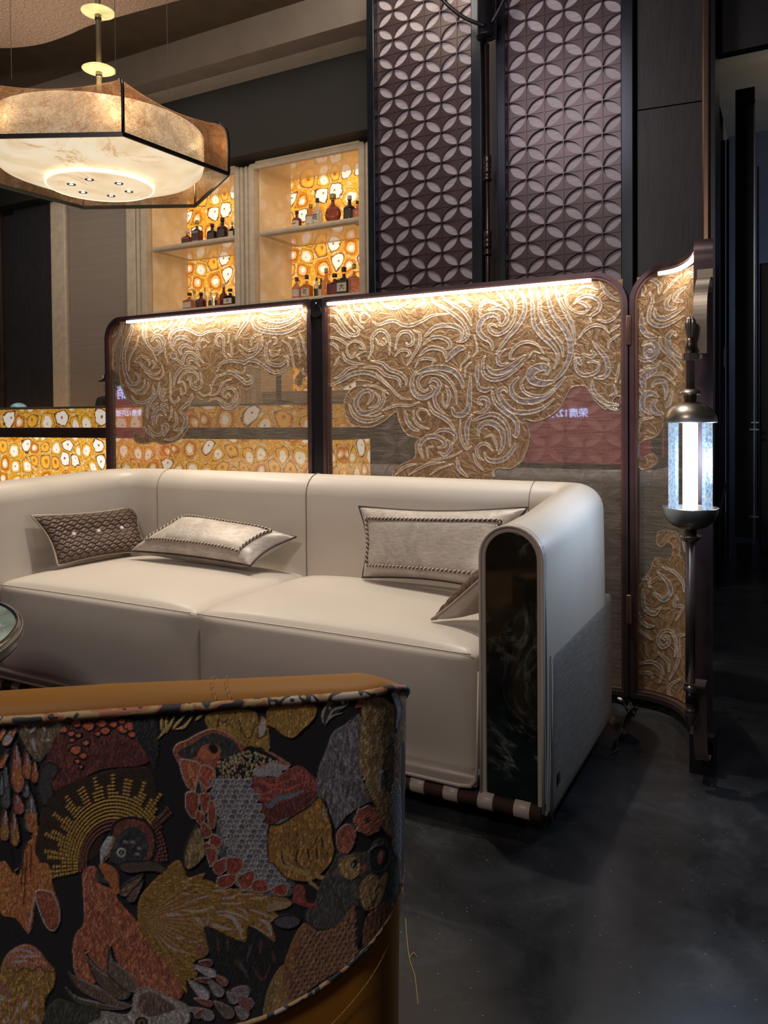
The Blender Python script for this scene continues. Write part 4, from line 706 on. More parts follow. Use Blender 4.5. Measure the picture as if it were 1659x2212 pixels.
def bottle(x,y,z,h,w,shape,liquid,cap,lab,label,group,mark=None):
    r=thing('bottle',(x,y,z),label,'bottle',group); bh=h*(.62 if shape!='slim' else .68); q=w/2
    if shape=='square':
        mb=MB().box(x-q,x+q,y-q*.7,y+q*.7,z,z+bh*.9)
        mb.build('glass_body',liquid,r,bevel=w*.1)
        MB().lathe([(q*.75,0),(q*.5,h*.05),(q*.3,h*.09),(q*.28,h*.2)],(x,y,z+bh*.9-.001),14).build('neck',liquid,r,True)
    elif shape=='round':
        mb=MB(); cz=z+q*1.02
        mb.grid(lambda u,v_:(x+q*math.sin(PI*v_)*math.cos(2*PI*u),y+q*.5*math.sin(PI*v_)*math.sin(2*PI*u),cz-q*math.cos(PI*v_)),28,16,closeu=True)
        mb.build('glass_body',liquid,r,True); bh=w*.95
        MB().lathe([(q*.35,0),(q*.25,h*.06),(q*.22,h*.22)],(x,y,z+w*.94),14).build('neck',liquid,r,True)
        sb=MB()
        for k in range(20):
            a=2*PI*k/20; sb.add([(x+q*.35*math.cos(a),y-q*.50,cz+q*.35*math.sin(a)),(x+q*.9*math.cos(a-.04),y-q*.30,cz+q*.9*math.sin(a-.04)),(x+q*.9*math.cos(a+.04),y-q*.30,cz+q*.9*math.sin(a+.04))],[(0,1,2)])
        sb.build('sunburst_relief',LAMB,r)
    elif shape=='slim':
        MB().lathe([(q,0),(q,bh*.85),(q*.8,bh*.95),(q*.4,bh*1.05),(q*.34,h*.86)],(x,y,z),18).build('glass_body',liquid,r,True)
    else:
        MB().lathe([(q*.96,0),(q,h*.03),(q,bh*.78),(q*.9,bh*.88),(q*.5,bh*1.0),(q*.32,bh*1.08),(q*.3,h*.86)],(x,y,z),20).build('glass_body',liquid,r,True)
    MB().lathe([(q*.36,0),(q*.38,.004),(q*.36,h*.16)],(x,y,z+h*.84),14).build('cap',cap,r,True)
    if lab:
        lz=z+bh*.18; lh=bh*.5
        if shape=='square': MB().box(x-q*.8,x+q*.8,y-q*.72-.001,y-q*.70,lz,lz+lh).build('label',lab,r)
        elif shape!='round':
            mb=MB(); mb.grid(lambda u,v_:(x+q*1.015*math.sin((u-.5)*1.9),y-q*1.015*math.cos((u-.5)*1.9),lz+lh*v_),9,2); mb.build('label',lab,r,True)
        if mark and shape!='round':
            textmesh('lettering',mark,lh*.75 if len(mark)==1 else lh*.38,INK if lab is PAPER else PAPER,r,(x,y-q*(.73 if shape=='square' else 1.03)-.0015,lz+lh*.5),(PI/2,0,0))
    return r
G1,G2,G3,G4='bottles on the upper shelf beside the lattice','bottles on the lower shelf beside the lattice','bottles on the upper shelf behind the hanging lamp','bottles on the lower shelf behind the hanging lamp'
U=2.85; L_=2.177
def bx(px,zz,Y=6.11): p=onY(px,480,Y); return p.x
for px,h,wd,sh,lq,cp,lb,mk,tx,gr,zz in [
 (639,.175,.095,'tall',LRED,CAPB,PAPER,'RSET','small russet bottle with black cap, leftmost on the upper right shelf',G1,U),
 (656,.185,.045,'slim',LCLR,CAPG,PAPER,None,'slim clear bottle between the small russet bottle and the squat amber one',G1,U),
 (669,.215,.105,'tall',LAMB,CAPG,PAPER,None,'squat amber bottle with a pale slanted label, left of the black-capped one',G1,U),
 (686,.255,.095,'tall',LCLR,CAPB,PAPER,'花','pale bottle with black cap and brush lettering left of the sunburst flask',G1,U),
 (717,.275,.170,'round',LRED,CAPG,None,None,'round flat flask with sunburst relief and gilt stopper on the upper right shelf',G1,U),
 (753,.235,.115,'tall',LDRK,CAPW,PAPERD,None,'dark bottle with tall clear stopper at the right of the upper right shelf',G1,U),
 (772,.170,.075,'square',LROS,CAPB,None,None,'rose bottle half hidden by the post at the end of the upper right shelf',G1,U),
 (640,.210,.100,'tall',LROS,CAPB,PAPER,None,'rose bottle with an oval pale label, leftmost on the lower right shelf',G2,L_),
 (659,.225,.105,'square',LAMB,CAPB,PAPER,'花','square amber bottle with white label second from left, lower right shelf',G2,L_),
 (674,.205,.055,'slim',LCLR,CAPB,PAPERD,None,'slim clear bottle with black cap right of the square amber bottle',G2,L_),
 (684,.190,.055,'slim',LDRK,CAPB,PAPER,None,'thin dark bottle with black cap before the long-necked amber one',G2,L_),
 (701,.270,.090,'tall',LAMB,CAPG,None,None,'amber bottle with a long clear neck in the middle of the lower right shelf',G2,L_),
 (722,.205,.130,'square',LBUR,CAPB,None,None,'wide burgundy square bottle in the middle of the lower right shelf',G2,L_),
 (742,.255,.125,'square',LDRK,CAPB,PAPER,'大','dark square bottle with a white label bearing one black character, lower right shelf',G2,L_),
 (764,.275,.100,'square',LROS,CAPG,None,None,'tall rose bottle with faceted sides, last on the lower right shelf',G2,L_)]:
    bottle(bx(px,zz),6.11+(.07 if wd<.06 else 0)+(.02 if (px%2) else 0),zz,h,wd,sh,lq,cp,lb,tx,gr,mk)
for px,h,wd,sh,lq,cp,lb,mk,tx,gr,zz in [
 (405,.140,.110,'square',LRED,CAPW,PAPERD,None,'short square red bottle, leftmost on the upper left shelf',G3,U),
 (426,.235,.105,'square',LBUR,CAPG,PAPERD,None,'tall reddish brown bottle second from left, upper left shelf',G3,U),
 (459,.175,.110,'tall',LDRK,CAPB,PAPERD,None,'squat dark bottle with short neck, middle of the upper left shelf',G3,U),
 (481,.220,.115,'tall',LDRK,CAPB,PAPERD,None,'dark bottle with long black cap right of the squat dark one',G3,U),
 (502,.160,.070,'square',LDRK,CAPW,PAPER,None,'dark bottle cut off by the cream post on the upper left shelf',G3,U),
 (408,.175,.125,'square',LROS,CAPB,PAPER,None,'square pink bottle with white label, leftmost on the lower left shelf',G4,L_),
 (418,.225,.080,'tall',LCLR,CAPG,None,None,'pale bottle standing behind the square pink one',G4,L_),
 (433,.165,.110,'tall',LBUR,CAPB,PAPERD,None,'dark red bottle with rounded shoulders, lower left shelf',G4,L_),
 (441,.240,.045,'slim',LCLR,CAPG,PAPERD,None,'thin tall bottle behind the dark red one',G4,L_),
 (454,.160,.050,'slim',LCLR,CAPW,PAPERD,None,'small slim clear bottle in the middle of the lower left shelf',G4,L_),
 (467,.150,.050,'slim',LAMB,CAPW,PAPERD,None,'small slim amber bottle in the middle of the lower left shelf',G4,L_),
 (482,.255,.090,'tall',LBUR,CAPW,None,None,'tall burgundy bottle behind the white-labelled dark one, lower left shelf',G4,L_),
 (496,.170,.125,'square',LDRK,CAPB,PAPER,'大','dark square bottle with a white label bearing one character, last on the lower left shelf',G4,L_)]:
    dy=.12 if px in (418,441,482) else 0
    bottle(onY(px,520,6.11+dy).x,6.11+dy,zz,h,wd,sh,lq,cp,lb,tx,gr,mk)
# ---------------------------------------------------------------- bar counter
bar=thing('bar_counter',(-5.6,4.8,0),'long bar counter clad in glowing agate slices with a dark bronze band','bar')
BX0,BX1=-9.8,-2.90
MB().box(BX0,BX1,4.80,5.35,.975,1.145).build('upper_agate_front',AGD,bar)
MB().box(BX0,BX1+.02,4.775,5.36,.882,.975).build('bronze_band',pm('bar_band',(.11,.072,.055),.35,.4,.15,8),bar,bevel=.006)
MB().box(BX0,BX1,4.80,5.35,.06,.882).build('lower_agate_front',AGB,bar)
MB().box(BX0,BX1+.01,4.79,5.45,1.145,1.165).build('countertop',pm('counter_stone',(.22,.19,.15),.12,0,.2,20),bar,bevel=.004)
MB().box(BX0,BX1-.04,4.86,5.3,0,.06).build('plinth',BLACKP,bar)
p=onY(40,880,4.95); gl=MB(); gl.grid(lambda u,v_:(p.x+.075*math.sin(PI/2*v_)*math.cos(2*PI*u),4.95+.075*math.sin(PI/2*v_)*math.sin(2*PI*u),1.166+.05*math.cos(PI/2*v_)),24,10,closeu=True)
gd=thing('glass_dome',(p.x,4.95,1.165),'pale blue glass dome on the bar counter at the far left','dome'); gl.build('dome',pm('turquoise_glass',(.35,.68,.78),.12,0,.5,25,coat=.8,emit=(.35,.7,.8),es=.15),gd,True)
MB().lathe([(.078,0),(.08,.004),(.078,.008)],(p.x,4.95,1.1655),24).build('rim',BRASS,gd,True)
ts=thing('table_lamp',(-3.61,4.98,1.165),'slim dark stand with a round foot on the bar counter, seen through the gauze screen','lamp')
MB().lathe([(.125,0),(.12,.012),(.03,.02),(.028,.03)],(-3.61,4.98,1.165),28).build('foot',BRONZE,ts,True)
MB().lathe([(.022,.03),(.022,.52)],(-3.61,4.98,1.165),16).build('stem',BRONZE,ts,True)
MB().lathe([(.05,.47),(.10,.50),(.085,.62),(.03,.66)],(-3.61,4.98,1.165),24).build('lamp_shade',BRONZE,ts,True)
# ---------------------------------------------------------------- leaf lattice panels
PALE=None
m,t,b=newmat('grooved_mauve_board'); v=t.coord(); wv=t.noise(t.coord((3,3,160)),1.0,4,.6,.3)
t.link(t.ramp(wv.outputs[0],[(.35,(.36,.31,.325)),(.6,(.52,.455,.47))]),b.inputs['Base Color']); t.link(t.bump(wv.outputs[0],.25,.0006),b.inputs['Normal']); b.inputs['Roughness'].default_value=.5; PALE=m
LATM=pm('umber_lattice_metal',(.085,.055,.055),.38,.35,.12,6)
def lattice(x0,x1,label,flip):
    r=thing('lattice_panel',((x0+x1)/2,5.0,0),label,'screen','tall leaf lattice panels'); nc=6; cw=(x1-x0)/nc; ch=.105
    MB().box(x0-.06,x0,4.93,5.08,0,4.3).box(x1,x1+.075,4.93,5.08,0,4.3).box(x0,x1,4.95,5.08,4.22,4.3).build('frame',pm('blue_black_frame',(.018,.022,.030),.3,.5,.15,8),r,bevel=.006)
    MB().box(x0,x1,5.012,5.03,0,4.22).build('backing_board',PALE,r)
    mb=MB(); nr=40; N=9; gx,gz=.055,.06
    z0=4.2
    for j in range(nr):
        for i in range(nc):
            zc=z0-(j+.5)*ch; xc=x0+(i+.5)*cw
            if zc<0.06: continue
            par=((i+j+flip)%2==0)
            # leaf hole between two opposite corners made of two arcs
            def C(u,w_): 
                if not par: u=-u
                return (xc+u*cw/2,zc+w_*ch/2)
            q=.955
            A=[];B_=[]
            for k in range(N+1):
                a=PI/2*k/N
                A.append((-q+2*q*math.sin(a),-q+2*q*(1-math.cos(a)))) ; B_.append((-q+2*q*(1-math.cos(a)),-q+2*q*math.sin(a)))
            hole=[C(*p_) for p_ in A]+[C(*p_) for p_ in B_[::-1][1:-1]]
            # outer ring points radially matched to the cell border
            n_=len(hole); outer=[]
            for (hx,hz) in hole:
                dx,dz=(hx-xc)/(cw/2),(hz-zc)/(ch/2); s_=1/max(abs(dx),abs(dz),1e-6); outer.append((xc+dx*s_*cw/2,zc+dz*s_*ch/2))
            # add corners
            vs=[(a_,4.990,b_) for a_,b_ in hole]+[(a_,4.990,b_) for a_,b_ in outer]+[(a_,5.011,b_) for a_,b_ in hole]
            cor=[(xc+sx*cw/2,4.990,zc+sz*ch/2) for sx,sz in ((1,1),(-1,1),(-1,-1),(1,-1))]
            nb=len(vs); vs+=cor; fs=[]
            for k in range(n_):
                k2=(k+1)%n_; fs.append((k,k2,k2+n_,k+n_)); fs.append((k,k+2*n_,k2+2*n_,k2))
                o1,o2=outer[k],outer[k2]
                for ci,(cx_,_,cz_) in enumerate(cor):
                    e=1e-6
                    on1=abs(o1[0]-cx_)<e or abs(o1[1]-cz_)<e; on2=abs(o2[0]-cx_)<e or abs(o2[1]-cz_)<e
                    if on1 and on2 and not (abs(o1[0]-o2[0])<e or abs(o1[1]-o2[1])<e): fs.append((k+n_,k2+n_,nb+ci))
            mb.add(vs,fs)
    o=mb.build('leaf_grille',LATM,r); 
    # raised fillets along the cell lines
    fl=MB()
    for i in range(1,nc): fl.box(x0+i*cw-.0035,x0+i*cw+.0035,4.985,4.991,.05,4.2)
    for j in range(nr): fl.box(x0,x1,4.986,4.991,z0-j*ch-.003,z0-j*ch+.003)
    fl.build('fillet',LATM,r)
    return r
lattice(-2.700,-1.950,'tall umber leaf lattice panel beside the back bar shelves, left of the dark pole',0)
lattice(-1.706,-.959,'tall umber leaf lattice panel beside the plain wood column, right of the dark pole',1)
tag(MB().box(-1.87,-1.785,4.99,5.12,0,4.4).box(-1.80,-1.75,5.0,5.1,0,4.4).build('trim_8',pm('brown_black_infill',(.030,.022,.020),.4,.2,.2,8),bevel=.004),kind='structure')
# wood column right of the lattice
tag(MB().prism([(-.867,4.98),(-.50,5.02),(-.50,5.6),(-.867,5.6)],0,2.93).prism([(-.867,4.985),(-.50,5.025),(-.50,5.6),(-.867,5.6)],2.94,4.5).build('wall_column',GWOOD),kind='structure')
tag(MB().box(-.498,-.452,4.99,5.2,0,4.5).build('trim_9',pm('bronze_edge_strip',(.13,.075,.05),.3,.7,.1,6),bevel=.012),kind='structure')
tag(MB().box(-.45,-.425,5.0,5.3,0,4.5).build('trim_10',BLACKM),kind='structure')
# hanging pole lamp in front of the infill between the lattices
pl=thing('pole_lamp',(-1.80,4.84,0),'dark bronze pole with turned collars and curved arms standing between the lattice panels','lamp')
DP=pm('smoked_bronze',(.075,.052,.045),.3,.85,.15,10)
def LZ(px,py_,Y=4.84): return onY(px,py_,Y)
c0=LZ(1053,400); PX=c0.x
MB().lathe([(.016,0),(.016,3.5)],(PX,4.84,0),14).build('pole',DP,pl,True)
for ya,yb in ((335,392),(497,553)):
    za=LZ(1053,yb).z; zb=LZ(1053,ya).z; hh=zb-za
    MB().lathe([(.022,0),(.028,.006),(.028,hh*.14),(.022,hh*.16),(.022,hh*.3),(.026,hh*.32),(.026,hh*.42),(.021,hh*.45),(.026,hh*.5),(.026,hh*.6),(.021,hh*.63),(.026,hh*.68),(.026,hh*.95),(.018,hh)],(PX,4.84,za),20).build('collar',DP,pl,True)
MB().lathe([(.08,0),(.08,.012)],(PX,4.84,0),28).build('foot',DP,pl,True)
zc=LZ(1055,80).z
MB().lathe([(.066,0),(.066,.01),(.060,.012),(.060,.36),(.02,.40)],(PX,4.84,zc),30).build('hub',BLACKM,pl,True)
for pts in ([(1048,56),(1010,42),(975,18),(940,-20),(915,-60)],[(1062,50),(1078,22),(1095,-12),(1120,-60)]):
    MB().tube([LZ(a,b_,4.78) for a,b_ in cr(pts,5)],.013,10).build('curved_arm',BLACKM,pl,True)
# ---------------------------------------------------------------- far right: dark passage
GW=pm('passage_wall_slate',(.06,.07,.10),.6,0,.15,3)
tag(MB().box(-.72,-.64,5.61,8.4,0,4.5).build('wall_side',BLACKP),kind='structure')
tag(MB().box(-.6,3.2,8.4,8.5,0,4.6).build('wall_passage',GW),kind='structure')
tag(MB().box(-.6,3.2,5.2,5.28,3.27,4.6).build('trim_11',BLACKP),kind='structure')
cv_=[(5.28,3.58),(5.7,3.62),(6.4,3.72),(6.8,3.80),(8.4,3.80)]
mb=MB(); mb.grid(lambda u,v_:(-.6+3.8*u,np.interp(v_,[0,.25,.5,.75,1],[c_[0] for c_ in cv_]),np.interp(v_,[0,.25,.5,.75,1],[c_[1] for c_ in cv_])),2,12); tag(mb.build('ceiling_passage',pm('passage_plaster',(.20,.18,.15),.8,0,.1,3),smooth=True),kind='structure')
light('passage_fill_light','AREA',(.6,6.6,3.2),7,(1,.9,.75),(.2,6.9,4.6),size=.6)  # added fill, aimed up to brighten the passage ceiling
light('passage_fill_light','AREA',(.5,7.0,2.2),11,(.6,.7,1),(.1,8.4,2.0),size=.6)  # added cool fill, stands in for the bluish glow around the lantern
bp=thing('black_folding_panel',(-.33,6.2,0),'tall black freestanding panel with steel edge rail at the right of the passage','screen')
pxl,pxr=onY(1588,700,6.2).x,onY(1630,700,6.2).x; zt=onY(1610,190,6.2).z
MB().box(pxl,pxr,6.2,6.26,.14,zt).build('board',BLACKP,bp,bevel=.004)
MB().box(pxr-.006,pxr+.004,6.18,6.27,.10,zt-.1).build('edge_rail',pm('brushed_rail',(.25,.26,.30),.3,.9,.1,9),bp)
MB().box(pxl+.01,pxr-.02,6.195,6.28,0,.10).build('foot',BLACKM,bp,bevel=.005)
hz=onY(1630,920,6.2).z; MB().box(pxr-.03,pxr+.03,6.14,6.20,hz-.03,hz-.02).box(pxr-.02,pxr+.03,6.14,6.2,hz+.02,hz+.03).box(pxr-.03,pxr+.03,6.14,6.2,.30,.31).box(pxr-.004,pxr+.006,6.14,6.2,.31,.38).build('latch',pm('latch_steel',(.4,.4,.42),.3,.9),bp)
b2=thing('steel_post',(-.45,6.0,0),'slim dark double post with a long hinge just right of the screen lamp','post')
MB().box(-.475,-.445,6.0,6.05,0,3.0).box(-.437,-.420,6.0,6.05,0,3.0).build('upright',pm('blue_steel',(.05,.055,.09),.25,.8,.1,9),b2,bevel=.004)
MB().lathe([(.008,0),(.010,.004),(.010,.14),(.008,.145)],(-.452,5.985,1.38),12).build('hinge',pm('latch_steel',(.4,.4,.42),.3,.9),b2,True)
MB().strip([(-.53,5.8,0),(-.44,6.02,.55)],(1,0,0),.018,.012).build('prop_strut',pm('latch_steel',(.4,.4,.42),.3,.9),b2)
MB().box(-.55,-.40,5.78,6.1,0,.012).build('foot_plate',BLACKM,b2)
b3=thing('black_cabinet',(-.16,6.5,0),'black upright stand with turned edge at the extreme right of the passage','cabinet')
MB().box(onY(1640,700,6.4).x,.5,6.45,6.9,0,onY(1650,568,6.45).z).build('body',BLACKP,b3,bevel=.01)
MB().tube([(onY(1637,700,6.4).x,6.42,.1),(onY(1637,700,6.4).x,6.42,2.9)],.006,8).build('edge_tube',BLACKM,b3,True)
# ================================================================ folding screen
m,t,b=newmat('crinkled_foil_embroidery'); at=t.node('ShaderNodeAttribute',attribute_name='emb'); sp=t.node('ShaderNodeSeparateColor'); t.link(at.outputs['Color'],sp.inputs[0])
v=t.coord(); nz=t.noise(v,14,4,.6); cmb=t.node('ShaderNodeVectorMath',operation='SCALE'); t.link(nz.outputs['Color'],cmb.inputs[0]); cmb.inputs['Scale'].default_value=.035
ad=t.node('ShaderNodeVectorMath',operation='ADD'); t.link(v,ad.inputs[0]); t.link(cmb.outputs[0],ad.inputs[1])
cr1=t.noise(ad.outputs[0],24,5,.58,3.2); vr=t.node('ShaderNodeTexVoronoi',feature='F1'); vr.inputs['Scale'].default_value=9.5; vr.inputs['Randomness'].default_value=1; t.link(ad.outputs[0],vr.inputs['Vector'])
dv=t.node('ShaderNodeVectorMath',operation='SUBTRACT'); t.link(ad.outputs[0],dv.inputs[0]); t.link(vr.outputs['Position'],dv.inputs[1]); sx_=t.node('ShaderNodeSeparateXYZ'); t.link(dv.outputs[0],sx_.inputs[0])
an=t.math('ARCTAN2',sx_.outputs[2],t.math('SUBTRACT',sx_.outputs[0],sx_.outputs[1])); pl1=t.math('PINGPONG',t.math('ADD',t.math('MULTIPLY',an,1.6),t.math('MULTIPLY',nz.outputs[0],4.0)),.5); pl2=t.math('PINGPONG',t.math('ADD',t.math('MULTIPLY',an,4.5),t.math('MULTIPLY',nz.outputs[0],3.0)),.5); pleat=t.math('ADD',pl1,t.math('MULTIPLY',pl2,.45))
fc=t.ramp(pleat,[(.05,(.27,.155,.080)),(.35,(.40,.25,.135)),(.6,(.50,.33,.19)),(.78,(.74,.55,.36))])
rc=t.ramp(pleat,[(.1,(.30,.235,.225)),(.45,(.45,.37,.345)),(.75,(.78,.70,.66))])
c=t.mix(sp.outputs[0],fc,rc); c=t.mix(t.math('MULTIPLY',sp.outputs[1],.85),c,(.95,.80,.60))
t.link(c,b.inputs['Base Color']); b.inputs['Metallic'].default_value=.45; b.inputs['Roughness'].default_value=.36
hh=t.math('MULTIPLY',t.math('ADD',t.math('MULTIPLY',cr1.outputs[0],.25),pleat),t.math('SUBTRACT',1.0,t.math('MULTIPLY',sp.outputs[0],.45))); t.link(t.bump(hh,.55,.0038),b.inputs['Normal'])
tr=t.node('ShaderNodeBsdfTransparent'); tr.inputs[0].default_value=(.95,.86,.72,1)
df=t.node('ShaderNodeBsdfDiffuse'); gn=t.noise(t.coord((10,10,420)),1,3,.6,.3); gm=t.ramp(gn.outputs[0],[(.35,(.22,.175,.135)),(.65,(.46,.38,.29))]); t.link(gm,df.inputs[0])
m1=t.node('ShaderNodeMixShader'); t.link(t.ramp(gn.outputs[0],[(.3,(.28,.28,.28)),(.7,(.56,.56,.56))]),m1.inputs[0]); t.link(tr.outputs[0],m1.inputs[1]); t.link(df.outputs[0],m1.inputs[2])
gl=t.node('ShaderNodeBsdfGlossy'); gl.inputs['Roughness'].default_value=.02; gl.inputs[0].default_value=(.9,.9,.95,1)
m2=t.node('ShaderNodeMixShader'); m2.inputs[0].default_value=.13; t.link(m1.outputs[0],m2.inputs[1]); t.link(gl.outputs[0],m2.inputs[2])
fk=t.node('ShaderNodeTexVoronoi'); fk.inputs['Scale'].default_value=150; t.link(t.coord((.55,.55,1)),fk.inputs['Vector']); sq=t.node('ShaderNodeSeparateColor'); t.link(fk.outputs['Color'],sq.inputs[0])
fl_=t.math('MULTIPLY',t.math('LESS_THAN',fk.outputs['Distance'],.13),t.math('GREATER_THAN',sq.outputs[0],.70)); g2=t.node('ShaderNodeBsdfGlossy'); g2.inputs['Roughness'].default_value=.45; g2.inputs[0].default_value=(1,.95,.9,1)
m3=t.node('ShaderNodeMixShader'); t.link(fl_,m3.inputs[0]); t.link(m2.outputs[0],m3.inputs[1]); t.link(g2.outputs[0],m3.inputs[2])
m4=t.node('ShaderNodeMixShader'); t.link(sp.outputs[2],m4.inputs[0]); t.link(m3.outputs[0],m4.inputs[1]); t.link(b.outputs[0],m4.inputs[2])
t.link(m4.outputs[0],t.n['Material Output'].inputs['Surface']); FOIL=m
FRM=pm('violet_bronze_frame',(.15,.10,.11),.36,.85,.15,10); LIP=pm('rose_copper_lip',(.26,.15,.125),.34,.85,.15,10)
LEDM=emat('led_strip_light',(1,.93,.84),5)
scr=thing('folding_screen',(-1.6,2.86,0),'three-leaf folding screen of gold embroidered gauze in dark bronze frames behind the sofa','screen')
def outline(s0,s1,z0,z1,rr,t_):     # rr: corner radii bl, br, tr, tl
    cs=[(s0,z0,PI,1.5*PI,rr[0],1,1),(s1,z0,1.5*PI,2*PI,rr[1],-1,1),(s1,z1,0,.5*PI,rr[2],-1,-1),(s0,z1,.5*PI,PI,rr[3],1,-1)]; O=[];I=[]
    for x,z,a0,a1,r_,sx,sz in cs:
        cx,cz=x+sx*r_,z+sz*r_; ri=max(r_-t_,.001); ci,cj=(cx,cz) if r_>t_ else (x+sx*(t_+.001),z+sz*(t_+.001))
        for k in range(11):
            a=a0+(a1-a0)*k/10; O.append((cx+r_*math.cos(a),cz+r_*math.sin(a))); I.append((ci+ri*math.cos(a),cj+ri*math.sin(a)))
    O2,I2=[],[]
    n=len(O)
    for i in range(n):
        O2.append(O[i]);I2.append(I[i]); j=(i+1)%n; L=math.hypot(O[j][0]-O[i][0],O[j][1]-O[i][1])
        if L>.08:
            q=int(L/.05)
            for k in range(1,q): f=k/q; O2.append((O[i][0]*(1-f)+O[j][0]*f,O[i][1]*(1-f)+O[j][1]*f)); I2.append((I[i][0]*(1-f)+I[j][0]*f,I[i][1]*(1-f)+I[j][1]*f))
    return O2,I2
def frame(name,mp,s0,s1,z0,z1,rr,t_,dep,mat,off=0):
    O,I=outline(s0,s1,z0,z1,rr,t_); n=len(O); vs=[]; 
    for (a,bq),(c_,d_) in zip(O,I):
        P,N=mp(a); Q,N2=mp(c_)
        for X_,NN,zz,sg in ((P,N,bq,-1),(P,N,bq,1),(Q,N2,d_,1),(Q,N2,d_,-1)): vs.append((X_[0]+NN[0]*(sg*dep/2+off),X_[1]+NN[1]*(sg*dep/2+off),zz))
    fs=[(i*4+k,i*4+(k+1)%4,((i+1)%n)*4+(k+1)%4,((i+1)%n)*4+k) for i in range(n) for k in range(4)]
    mb=MB(); mb.add(vs,fs); return mb.build(name,mat,scr,auto=40)
flat=lambda s:((s,2.868),(0,-1))
_pp=[np.array(p) for p in cr([(-.522,2.868),(-.43,2.858),(-.345,2.805),(-.285,2.69),(-.250,2.55),(-.237,2.415)],12)]
_pl=np.concatenate([[0],np.cumsum([np.hypot(*(q-p)) for p,q in zip(_pp[:-1],_pp[1:])])]); SL=_pl[-1]
def curv(s):
    s=min(max(s,0),SL); x=np.interp(s,_pl,[p[0] for p in _pp]); y=np.interp(s,_pl,[p[1] for p in _pp]); e=.01
    a=max(s-e,0); c_=min(s+e,SL); tx=np.interp(c_,_pl,[p[0] for p in _pp])-np.interp(a,_pl,[p[0] for p in _pp]); ty=np.interp(c_,_pl,[p[1] for p in _pp])-np.interp(a,_pl,[p[1] for p in _pp]); L=math.hypot(tx,ty)
    return (x,y),(ty/L,-tx/L)
ZB,ZT=.03,1.572
cvR=Canvas(688,585,1352,1060,1.5,3); embroider(cvR,[RA,RB,RC,RD],CLR)
cvL=Canvas(228,645,694,1035,2.2,3); embroider(cvL,[LA,LC,LB,LD],CLL)
cvT=Canvas(1348,565,1500,1570,1.6,3); embroider(cvT,[TP,TQ],CLT)
def fabric(mp,s0,s1,cv,ns,zf,nf,ncoarse,z0,z1):
    S=np.linspace(s0,s1,ns); Z=np.concatenate([np.linspace(z0,zf,ncoarse,endpoint=False),np.linspace(zf,z1,nf)]) if ncoarse else np.linspace(z0,z1,nf)
    Pm=np.array([mp(s)[0] for s in S]); Nm=np.array([mp(s)[1] for s in S])
    P=np.zeros((len(Z),ns,3)); P[...,0]=Pm[:,0]; P[...,1]=Pm[:,1]; P[...,2]=Z[:,None]; N=np.zeros_like(P); N[...,0]=Nm[:,0]; N[...,1]=Nm[:,1]
    px,py=toPX(P.reshape(-1,3)); A=sample(cv,px,py).reshape(len(Z),ns,4)
    return gridmesh('embroidered_gauze',P,N,A[...,3],{'emb':A[...,:3]},FOIL,scr,.0019)
fabric(flat,-3.14,-1.905,cvL,470,.80,330,8,ZB+.03,ZT-.03)
fabric(flat,-1.805,-.552,cvR,520,.78,340,60,ZB+.03,ZT-.03)
fabric(curv,.02,SL-.01,cvT,210,.10,600,0,ZB+.03,ZT-.03)
for mp,s0,s1,rr in ((flat,-3.165,-1.885,(.01,.01,.012,.11)),(flat,-1.825,-.530,(.01,.01,.13,.012)),(curv,0,SL+.001,(.01,.05,.075,.12))):
    frame('leaf_frame',mp,s0,s1,ZB,ZT,rr,.016,.052,FRM); r2=[max(q-.016,.004) for q in rr]
    frame('inner_lip',mp,s0+.016,s1-.016,ZB+.016,ZT-.016,r2,.009,.026,LIP,.006)
MB().box(-1.888,-1.822,2.85,2.885,.03,1.572).build('centre_post',pm('screen_post_black',(.020,.017,.020),.35,.5,.1,8),scr,bevel=.004)
hp=onY(683,672,2.84); MB().add([(hp.x+.029*math.cos(2*PI*k/32),yy,hp.z+.029*math.sin(2*PI*k/32)) for yy in (2.835,2.86) for k in range(32)],[tuple(range(32)),tuple(range(63,31,-1))]+[(k,(k+1)%32,(k+1)%32+32,k+32) for k in range(32)]).build('round_hinge',BLACKM,scr,bevel=.002)
MB().lathe([(.005,0),(.005,.006)],(hp.x+.004,2.833,hp.z+.030),12).build('hinge_pin',pm('pin_steel',(.7,.7,.7),.15,1),scr,True)
for z_ in (1.30,.30): MB().lathe([(.009,0),(.0095,.003),(.0095,.10),(.009,.103)],(-.526,2.838,z_),14).build('hinge_barrel',LIP,scr,True)
MB().box(-3.0,-1.93,2.835,2.848,1.536,1.548).build('led_strip',LEDM,scr); MB().box(-1.795,-.66,2.835,2.848,1.536,1.548).build('led_strip',LEDM,scr)
mb=MB(); mb.strip([(curv(s)[0][0]+curv(s)[1][0]*.022,curv(s)[0][1]+curv(s)[1][1]*.022,1.542) for s in np.linspace(.11,.50*SL+.12,14)],(0,0,1),.012,.010); mb.build('led_strip',LEDM,scr)
for xa,xb,e_ in ((-3.0,-1.93,1.9),(-1.795,-.66,2.1)):
    l=light('led_light','AREA',((xa+xb)/2,2.815,1.53),e_,(1,.86,.66),((xa+xb)/2,2.93,1.1),shape='RECTANGLE',size=xb-xa,size_y=.012)
light('led_light','AREA',(-.37,2.77,1.53),.35,(1,.86,.66),(-.36,2.84,1.1),shape='RECTANGLE',size=.16,size_y=.012)
mb=MB(); mb.strip([(-3.165,2.868,.02),(-.525,2.868,.02)],(0,1,0),.05,.03); mb.strip([(*curv(s)[0],.02) for s in np.linspace(0,SL,12)],(0,0,1),.04,.045); mb.box(-.272,-.205,2.385,2.47,0,.115); mb.build('base_rail',BLACKM,scr)
